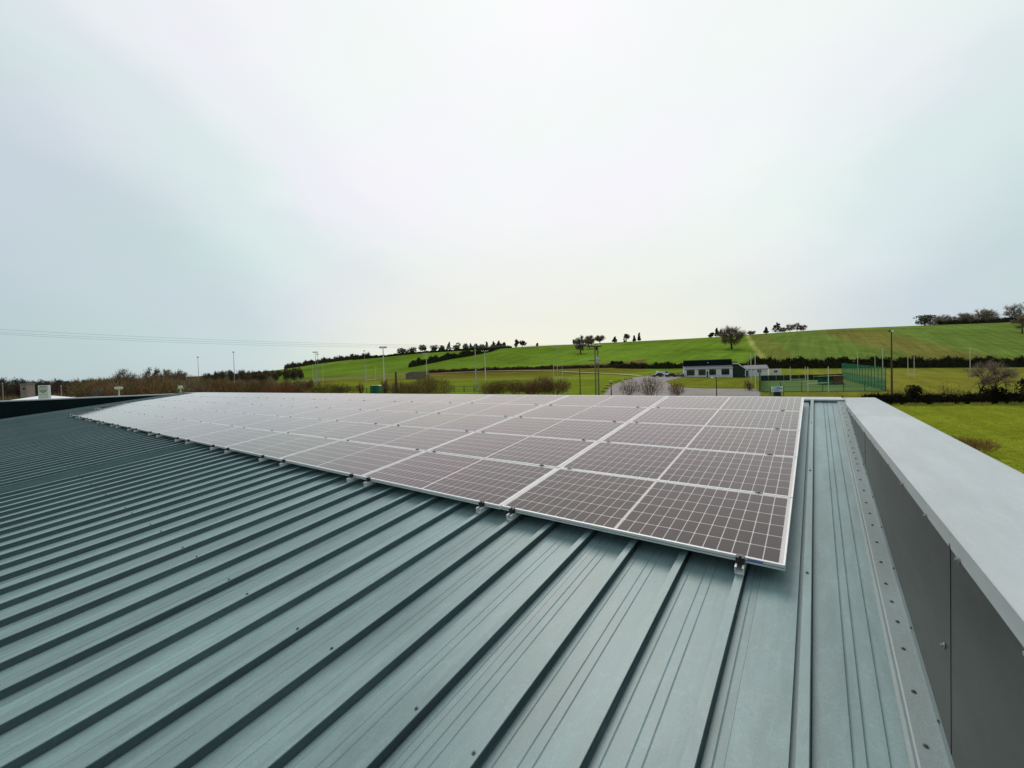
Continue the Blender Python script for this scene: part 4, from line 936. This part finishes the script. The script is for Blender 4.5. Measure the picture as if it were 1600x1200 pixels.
for x in (-1.45, -1.2): part('cutout', MB().tube([(x, -.05, h2+.05), (x-.1, -.1, h2+.35), (x-.3, -.1, h2+.3)], [.05, .07, .04], 6), 'ceramic', t)
ptop = np.array(t.location)
# overhead wires from the pole towards the left
wires = [((0, 512.5), (400, 528), 541, -1.1, 'topmost of the three thin overhead wires on the left'), ((0, 517.5), (400, 533), 542.5, -.65, 'middle one of the three thin overhead wires on the left'), ((0, 520), (400, 537), 544, .55, 'lowest of the three thin overhead wires on the left')]
for (a, b, yp, xo, lab) in wires:
    e0 = np.array([ptop[0]+LX[0]*xo, ptop[1]+LX[1]*xo, ptop[2]+h+.4]); e1 = at(-140, a[1]-6.0, 44.0)
    pts = []
    for q in np.linspace(0, 1, 25):
        pts.append(e0*(1-q)+e1*q-np.array([0, 0, 4*q*(1-q)*(1.15+.15*xo)]))
    org = e1.copy(); o = link('overhead_wire', MB().tube(np.array(pts)-org, .010, 4).mesh('overhead_wire', 'wire'), None, org); tag(o, lab, 'wire', 'overhead wires')

# ------------------------------------------------------------------ clubhouse
D = 150.0; sc_ = D/F
cb = lthing('clubhouse', 'long white clubhouse with a black roof and four dark windows', 'building', 1106, D, rz=-.36)
sc_ *= .905; Wc = 38*sc_; h1 = 3.15
part('wall', MB().box(-Wc, Wc, 0, 9, -.6, h1), 'white', cb)
rf = part('roof', MB().prism([(-.35, h1-.02), (2.2, h1+1.05), (2.2, h1-.02)], 'x', -Wc-.3, Wc+.1), 'greyroof', cb)
part('clerestory', MB().prism([(2.25, h1+.2), (2.25, h1+3.0), (2.6, h1+3.3), (9.2, h1+1.2), (9.2, h1+.02)], 'x', -Wc-.1, Wc+.06), 'darkroof', rf)
part('vent', MB().tube([(.2, 2.1, h1+2.0), (.2, 2.1, h1+2.3)], [.16, .16], 8), 'white', rf)
for x0, x1 in ((1072.5, 1085), (1091, 1102.5), (1108, 1118.5), (1127, 1139)):
    a, b = (x0-1106)*sc_, (x1-1106)*sc_
    wn = part('window', MB().box(a, b, -.04, .05, .8, 2.85), 'darkroof', cb)
    part('pane', MB().box(a+.08, (a+b)/2-.05, -.06, -.045, 0.88, 2.78), 'glass', wn); part('pane', MB().box((a+b)/2+.05, b-.08, -.06, -.045, 0.88, 2.78), 'glass', wn)
    part('sill', MB().box(a-.1, b+.1, -.12, -.062, .70, .795), 'white', wn)
dr = part('door', MB().box((1104-1106)*sc_, (1106.2-1106)*sc_, -.05, .03, .02, 2.15), 'darkroof', cb); part('handle', MB().box(-.12, -.06, -.1, -.055, 1.0, 1.15), 'galv', dr)
for x in np.linspace(-Wc+.2, Wc-.2, 16): part('railing_post', MB().tube([(x, -1.4, -.3), (x, -1.4, .75)], .05, 6), 'galv', cb)
part('railing', MB().tube([(-Wc+.2, -1.4, .72), (Wc-.2, -1.4, .72)], .04, 6), 'galv', cb)
# dark side hall and annex
hall = lthing('side_hall', 'dark green gabled hall attached right of the white clubhouse', 'building', 1154.5, 148, rz=-.36)
q0, q1 = -10*134/F, 9.5*134/F
part('wall', MB().add([(q0, .2, -.6), (q1, .2, -.6), (q1, .2, 2.9), (q0+1.6, .2, 4.9), (q0, .2, 5.0), (q0, 7, -.6), (q1, 7, -.6), (q1, 7, 2.9), (q0+1.6, 7, 4.9), (q0, 7, 5.0)], [(0, 1, 2, 3, 4), (9, 8, 7, 6, 5), (0, 5, 6, 1), (1, 6, 7, 2), (2, 7, 8, 3), (3, 8, 9, 4), (4, 9, 5, 0)]), 'darkgreen', hall)
rr = part('roof', MB().add([(q0, -.1, 5.02), (q0+1.7, -.1, 4.92), (q1+.6, -.1, 2.6), (q1+.6, 7.2, 2.6), (q0+1.7, 7.2, 4.92), (q0, 7.2, 5.02), (q0, -.1, 5.2), (q0+1.75, -.1, 5.1), (q1+.6, -.1, 2.78), (q1+.6, 7.2, 2.78), (q0+1.75, 7.2, 5.1), (q0, 7.2, 5.2)], [(6, 7, 10, 11), (7, 8, 9, 10), (0, 5, 4, 1), (1, 4, 3, 2), (0, 1, 7, 6), (1, 2, 8, 7), (2, 3, 9, 8)]), 'greyroof', hall)
part('bargeboard', MB().add([(q0, -.16, 4.9), (q0+1.7, -.16, 4.8), (q1+.65, -.16, 2.45), (q1+.65, -.16, 2.85), (q0+1.75, -.16, 5.25), (q0, -.16, 5.3), (q0, -.11, 4.9), (q0+1.7, -.11, 4.8), (q1+.65, -.11, 2.45), (q1+.65, -.11, 2.85), (q0+1.75, -.11, 5.25), (q0, -.11, 5.3)], [(0, 1, 4, 5), (1, 2, 3, 4), (6, 11, 10, 7), (7, 10, 9, 8), (0, 6, 7, 1), (1, 7, 8, 2), (5, 4, 10, 11), (4, 3, 9, 10), (2, 8, 9, 3)]), 'cream', rr)
an = lthing('annex', 'low white annex with grey roof and a blue door', 'building', 1182, 152, rz=-.36); k = 136/F
part('wall', MB().box(-17*k, 17*k, 0, 6, -.5, 2.9), 'white', an)
part('roof', MB().prism([(-.35, 2.88), (3.2, 4.3), (6.4, 2.92), (6.4, 2.8), (3.2, 4.15), (-.35, 2.78)], 'x', -17*k-.2, 17*k+.3), 'greyroof', an)
dr = part('door', MB().box(-16.3*k, -12.5*k, -.06, .03, .02, 2.3), 'bluedoor', an); part('handle', MB().box(-13.2*k, -12.9*k, -.1, -.065, 1, 1.2), 'galv', dr)
wn = part('window', MB().box(1.5*k, 7*k, -.05, .03, 1.5, 2.4), 'darkroof', an); part('pane', MB().box(1.7*k, 6.8*k, -.07, -.055, 1.58, 2.32), 'glass', wn)
cbn = lthing('portable_cabin', 'cream portable cabin with one small dark window', 'cabin', 1211.5, 155, rz=-.36); k = 138/F
part('body', MB().box(-9.3*k, 9.3*k, 0, 2.4, .15, 2.75), 'cream', cbn); part('roof', MB().box(-9.5*k, 9.5*k, -.08, 2.48, 2.755, 2.86), 'greyroof', cbn); part('base', MB().box(-9*k, 9*k, .1, 2.3, -.6, .145), 'darkmetal', cbn)
wn = part('window', MB().box(-2*k, 3*k, -.05, .03, 1.25, 2.2), 'white', cbn)
for a in (-1.8, .7): part('pane', MB().box(a*k, (a+2.1)*k, -.07, -.055, 1.32, 2.12), 'glass', wn)
# parked cars beside the clubhouse
def car(label, px, D, paint, rz=0.0, L=4.2, van=False, group='cars by the clubhouse'):
    t = lthing('parked_car', label, 'car', px, D, group, rz)
    if van: pr = [(-L/2, .35), (L/2, .35), (L/2, .95), (L*.40, 1.15), (L*.27, 1.9), (-L*.48, 1.95), (-L/2, 1.7)]; gls = [(L*.37, 1.18), (L*.255, 1.78), (L*.12, 1.78), (L*.12, 1.18)]
    else: pr = [(-L/2, .32), (L/2, .32), (L/2, .72), (L*.46, .84), (L*.24, .93), (L*.06, 1.42), (-L*.26, 1.45), (-L*.43, .98), (-L/2, .92)]; gls = [(L*.20, .95), (L*.05, 1.36), (-L*.25, 1.38), (-L*.38, .98)]
    part('body', MB().prism(pr, 'y', -.86, .86), paint, t)
    for s_ in (-1, 1): part('side_window', MB().prism(gls, 'y', s_*.862, s_*.875) if s_ > 0 else MB().prism(gls, 'y', -.875, -.862), 'glass', t)
    for x in (-L*.31, L*.31):
        for s_ in (-1, 1):
            wh = part('wheel', MB().tube([(x, s_*.74, .32), (x, s_*.89, .32)], .32, 12), 'tyre', t); part('rim', MB().tube([(x, s_*.892, .32), (x, s_*.90, .32)], .19, 10), 'galv', wh)
    for s_ in (-.6, .6): part('headlight', MB().box(L/2+.002, L/2+.03, s_-.18, s_+.18, .58, .70), 'lampglass', t)
    return t
car('dark blue car parked left of the clubhouse', 1049, 152, 'paintblue', .1)
car('white van parked behind the blue cars left of the clubhouse', 1036, 160, 'paintwhite', .05, 4.8, True)
car('charcoal car parked at the left end by the access road', 1027, 154, 'paintdark', 3.2)
car('dark blue car parked against the clubhouse corner', 1063, 153, 'paintblue', 1.4)
car('red and white looking small car on the far left road', 114, 150, 'paintred', .4, 3.9, group=None)
# ------------------------------------------------------------------ green ball court
near = [(1186, 613.5), (1385, 612.5)]
cA, cB = G(1187, 612.5)[:2], G(1384, 611.5)[:2]; cC, cD = G(1316, 592.5)[:2], G(1188, 595.5)[:2]
sheet('court_turf', [cA, cB, cC, cD], 'turf', .6, .06, ld=True)
def fence_run(label, a, b, H, name, post_every=3.0, mesh=True, pales=False, mtl='greenfence', solid=None, netH=0.0, group=None):
    a, b = np.array(a), np.array(b); Ln = np.hypot(*(b-a)); za = float(zg(*a)); org = ld2w(a[0], a[1], za)
    t = thing(name, label, 'fence', org, (0, 0, 0), group); n_ = max(2, int(round(Ln/post_every))+1)
    def P(u, h):
        q = a+(b-a)*u; return ld2w(q[0], q[1], zg(*q)+h)-org
    for i in range(n_): part('post', MB().tube([P(i/(n_-1), -.2), P(i/(n_-1), H+netH)], .085, 6), mtl, t)
    for h in (.12, H*.5, H): part('rail', MB().tube([P(u, h) for u in np.linspace(0, 1, n_)], .03, 4), mtl, t)
    wm_ = MB(); nv = int(Ln/(.16 if pales else .22)); up = np.array([0, 0, 1.]); al = (P(1, 0)-P(0, 0))/Ln
    for i in range(nv):
        u = (i+.5)/nv; w2 = .066 if pales else .014; p0, p1 = P(u, .1), P(u, H)
        wm_.add([p0-al*w2, p0+al*w2, p1+al*w2, p1-al*w2], [(0, 1, 2, 3)])
    if not pales:
        for h in np.arange(.2, H, .24):
            for u in range(n_-1): wm_.add([P(u/(n_-1), h), P((u+1)/(n_-1), h), P((u+1)/(n_-1), h+.025), P(u/(n_-1), h+.025)], [(0, 1, 2, 3)])
    tag(part('pales' if pales else 'wire_mesh', wm_, mtl, t), kind='stuff')
    if netH:
        nm = MB()
        for u in np.linspace(0, 1, int(Ln/.18)): p0, p1 = P(u, H+.03), P(u, H+netH); nm.add([p0-al*.028, p0+al*.028, p1+al*.028, p1-al*.028], [(0, 1, 2, 3)])
        for h in np.arange(H+.15, H+netH, .2):
            for u in range(n_-1): nm.add([P(u/(n_-1), h), P((u+1)/(n_-1), h), P((u+1)/(n_-1), h+.05), P(u/(n_-1), h+.05)], [(0, 1, 2, 3)])
        tag(part('netting', nm, 'net', t), kind='stuff')
    if solid:
        for i in range(n_-1):
            p0, p1 = P(i/(n_-1)+.004, 0.02), P((i+1)/(n_-1)-.004, 0.02); h0 = np.array([0, 0, solid]); o_ = np.cross(al, up)*.08
            part('board', MB().add([p0+o_, p1+o_, p1+o_+h0, p0+o_+h0, p0+o_*1.5, p1+o_*1.5, p1+o_*1.5+h0, p0+o_*1.5+h0], [(0, 1, 2, 3), (7, 6, 5, 4), (0, 4, 5, 1), (1, 5, 6, 2), (2, 6, 7, 3), (3, 7, 4, 0)]), 'darkpanel', t)
    return t
fence_run('open green mesh fence along the near side of the court', cA, cB, 2.2, 'mesh_fence', 4.5)
fence_run('green fence with dark boards across the back of the court', cD, cC, 1.5, 'boarded_fence', 3.0, solid=1.7)
fence_run('tall green netting over dense pales on the right side of the court', cB, cC, 2.7, 'netted_fence', 3.2, pales=True, netH=2.6)
fence_run('short dense green fence closing the left side of the court', cA, cD, 4.2, 'corner_fence', 3.0, pales=True)
t = lthing('dugout', 'green and rust shelter standing inside the green court', 'shelter', 1299, 112); k = 112/F
part('back_wall', MB().box(-19*k, 2*k, .6, .7, 0, 2.3), 'greenfence', t); part('side_room', MB().box(4*k, 18*k, 0, 1.8, 0, 2.3), 'brick', t); part('roof', MB().box(-20*k, 19*k, -.4, 1.9, 2.32, 2.45), 'concrete', t)
for x in (-18.5, -8, 3): part('post', MB().tube([(x*k, -.2, -.1), (x*k, -.2, 2.3)], .06, 6), 'greenfence', t)
for x in (-13, -4): part('bench', MB().box((x-3.5)*k, (x+3.5)*k, .1, .5, .4, .5), 'white', t)
# pale blue banner board in front of the court
t = lthing('banner_board', 'pale blue and white banner board on the court fence', 'banner', 1213.5, 84); k = 84/F
zb = rel(1213, 612, t); 
part('board', MB().box(-9.6*k, 9.6*k, -.03, .03, zb, zb+8.2*k), 'bannerwhite', t)
b2 = part('print', MB().box(-6*k, 4.5*k, -.036, -.031, zb+.5*k, zb+7.8*k), 'bannerblue', t)
part('swoosh', MB().add([(-1.5*k, -.042, zb+5.6*k), (8.6*k, -.042, zb+4.4*k), (8.6*k, -.042, zb+5.6*k), (0, -.042, zb+6.9*k)], [(0, 1, 2, 3)]), 'bannerdark', t)
for x in (-7, 6.2): part('emblem', MB().tube([(x*k, -.037, zb+3*k), (x*k, -.045, zb+3*k)], 1.1*k, 10), 'galv', t)
for x in (-3.2, -1.4, .4, 2.2): part('lettering', MB().box(x*k, (x+1.2)*k, -.044, -.037, zb+2.2*k, zb+3.2*k), 'bannerdark', t)
for x in (-10.2, 10.2): part('post', MB().tube([(x*k, 0, -.2), (x*k, 0, zb+8.6*k)], .07, 6), 'greenfence', t)
part('footing', MB().prism([(-6*k, -.25), (6*k, -.25), (4.5*k, zb-.02), (-4.5*k, zb-.02)], 'y', -.2, .2), 'darkmetal', t)
# low green fence and hut on the left pitch
fence_run('low green mesh fence beside the green hut', ((572-800)/F*92, 92.), ((616-800)/F*90, 90.), 1.5, 'mesh_fence', 2.5)
fence_run('low green mesh fence between the olive bush and the hedge clump', ((693-800)/F*90, 90.), ((756-800)/F*90, 90.), 1.35, 'mesh_fence', 2.5)
t = lthing('green_hut', 'small dark green hut with a flat pale roof edge', 'hut', 584.5, 94); k = 94/F; hz = rel(584, 603, t)
part('body', MB().box(-7*k, 7*k, 0, 2, -.2, hz), 'greenfence', t); part('roof', MB().prism([(-7.4*k, hz+.003), (7.4*k, hz+.003), (6*k, hz+.14), (-6*k, hz+.14)], 'y', -.15, 2.15), 'galv', t)
part('door', MB().box(-2*k, 2.4*k, -.05, -.003, -.1, hz-.25), 'darkgreen', t)
# stone gable ruin by the bramble bank
t = lthing('stone_shed', 'low brown stone shed at the left end of the bramble bank', 'shed', 652, 205); k = 205/F
part('wall', MB().prism([(-18*k, -.5), (16*k, -.5), (16*k, 3.6), (-10*k, 3.3), (-18*k, 2.6)], 'y', 0, 4), 'stone', t); part('roof', MB().prism([(-18.6*k, 2.7), (-10*k, 3.42), (16.4*k, 3.72), (16.4*k, 3.9), (-10*k, 3.6), (-18.6*k, 2.9)], 'y', -.2, 4.2), 'greyroof', t)
# ------------------------------------------------------------------ beyond the left parapet
t = lthing('totem_sign', 'white dealership totem sign with a winged badge', 'sign', 66.5, 60); k = 60/F; ht = rel(66, 602, t)
part('slab', MB().box(-7.9*k, 7.9*k, 0, .35, -.2, ht), 'signwhite', t)
part('header_groove', MB().box(-7.9*k, 7.9*k, -.012, -.003, ht-4.6*k, ht-4.2*k), 'signgrey', t)
for i in range(8): x = (-5.4+i*1.36)*k; part('lettering', MB().box(x, x+.95*k, -.022, -.003, ht-3*k, ht-1.9*k), 'signgrey', t)
zc2 = ht-8*k
ring = [(1.5*k*math.cos(a), -.02, zc2+1.4*k*math.sin(a)) for a in np.linspace(0, 2*math.pi, 17)]
bd = part('badge', MB().tube(ring, .28*k, 5, False), 'signgrey', t)
for s_ in (-1, 1):
    wg = [(s_*x*k, -.02, zc2+y*k) for x, y in ((5.3, 1.6), (5.0, .1), (3.6, -1.5), (2.0, -2.5), (0, -2.9))]
    part('wing', MB().tube(wg, [.22*k, .4*k, .5*k, .55*k, .55*k], 5), 'signgrey', bd)
    part('feather', MB().tube([(s_*5.0*k, -.02, zc2+1.2*k), (s_*2.2*k, -.02, zc2+.2*k)], [.35*k, .3*k], 5), 'signgrey', bd)
part('rule_line', MB().box(-5.5*k, 5.5*k, -.014, -.003, ht-14.6*k, ht-14.2*k), 'galv', t)
t = lthing('showroom_roof', 'white low roof left of the totem sign', 'roof', 33, 66); k = 66/F; hr = rel(33, 620, t)
part('roof', MB().add([(-27*k, -2, hr-8*k), (25*k, -2, hr-8*k), (16*k, 3, hr), (-8*k, 3, hr), (-27*k, 8, hr-8*k), (25*k, 8, hr-8*k)], [(0, 1, 2, 3), (3, 2, 5, 4), (1, 5, 2), (0, 3, 4)]), 'white', t)
part('wall', MB().box(-26*k, 24*k, -1.8, 7.8, -.3, hr-8*k), 'wallclad', t)
t = lthing('concrete_tower', 'weathered tan concrete tower left of the totem sign', 'tower', 36, 125); k = 125/F; hh_ = rel(36, 600.5, t)
part('shaft', MB().box(-5.2*k, 4.8*k, 0, 2.2, -.4, hh_), 'concrete', t); part('cap', MB().box(-5.8*k, 5.4*k, -.12, 2.3, hh_+.003, hh_+.25), 'concrete', t)
wn = part('window', MB().box(-1.5*k, 2.5*k, -.03, .02, hh_-8*k, hh_-6*k), 'darkroof', t); part('louvre', MB().box(-1.3*k, 2.3*k, -.05, -.033, hh_-3.2*k, hh_-2.2*k), 'greyroof', t)
t = lthing('steel_container', 'faded teal steel container standing before the left wood', 'container', 149.5, 110); k = 110/F; hc = rel(149, 608, t)
part('body', MB().box(-4*k, 4*k, 0, 6, .1, hc), 'tealbox', t)
for x in np.linspace(-3.6, 3.6, 9): part('corrugation', MB().box((x-.18)*k, (x+.18)*k, -.04, -.003, .25, hc-.15), 'tealbox', t)
part('base', MB().box(-3.8*k, 3.8*k, .1, 5.9, -.4, .097), 'darkmetal', t)
for px, D, yt, lab in ((95, 110, 603, 'thin pale post right of the totem sign'), (3.5, 120, 599, 'pale post at the left photo edge')):
    t = lthing('marker_post', lab, 'post', px, D); h = rel(px, yt, t)
    part('post', MB().tube([(0, 0, -.2), (0, 0, h)], [.13, .11], 8), 'concrete', t); part('post_cap', MB().tube([(0, 0, h), (0, 0, h+.1)], [.15, .05], 8), 'white', t)
ribbon('town_road', [((p-800)/F*D, D) for p, D in ((60, 84), (85, 105), (110, 140), (120, 160), (128, 200))], 6.5, 'tarmac', .15)
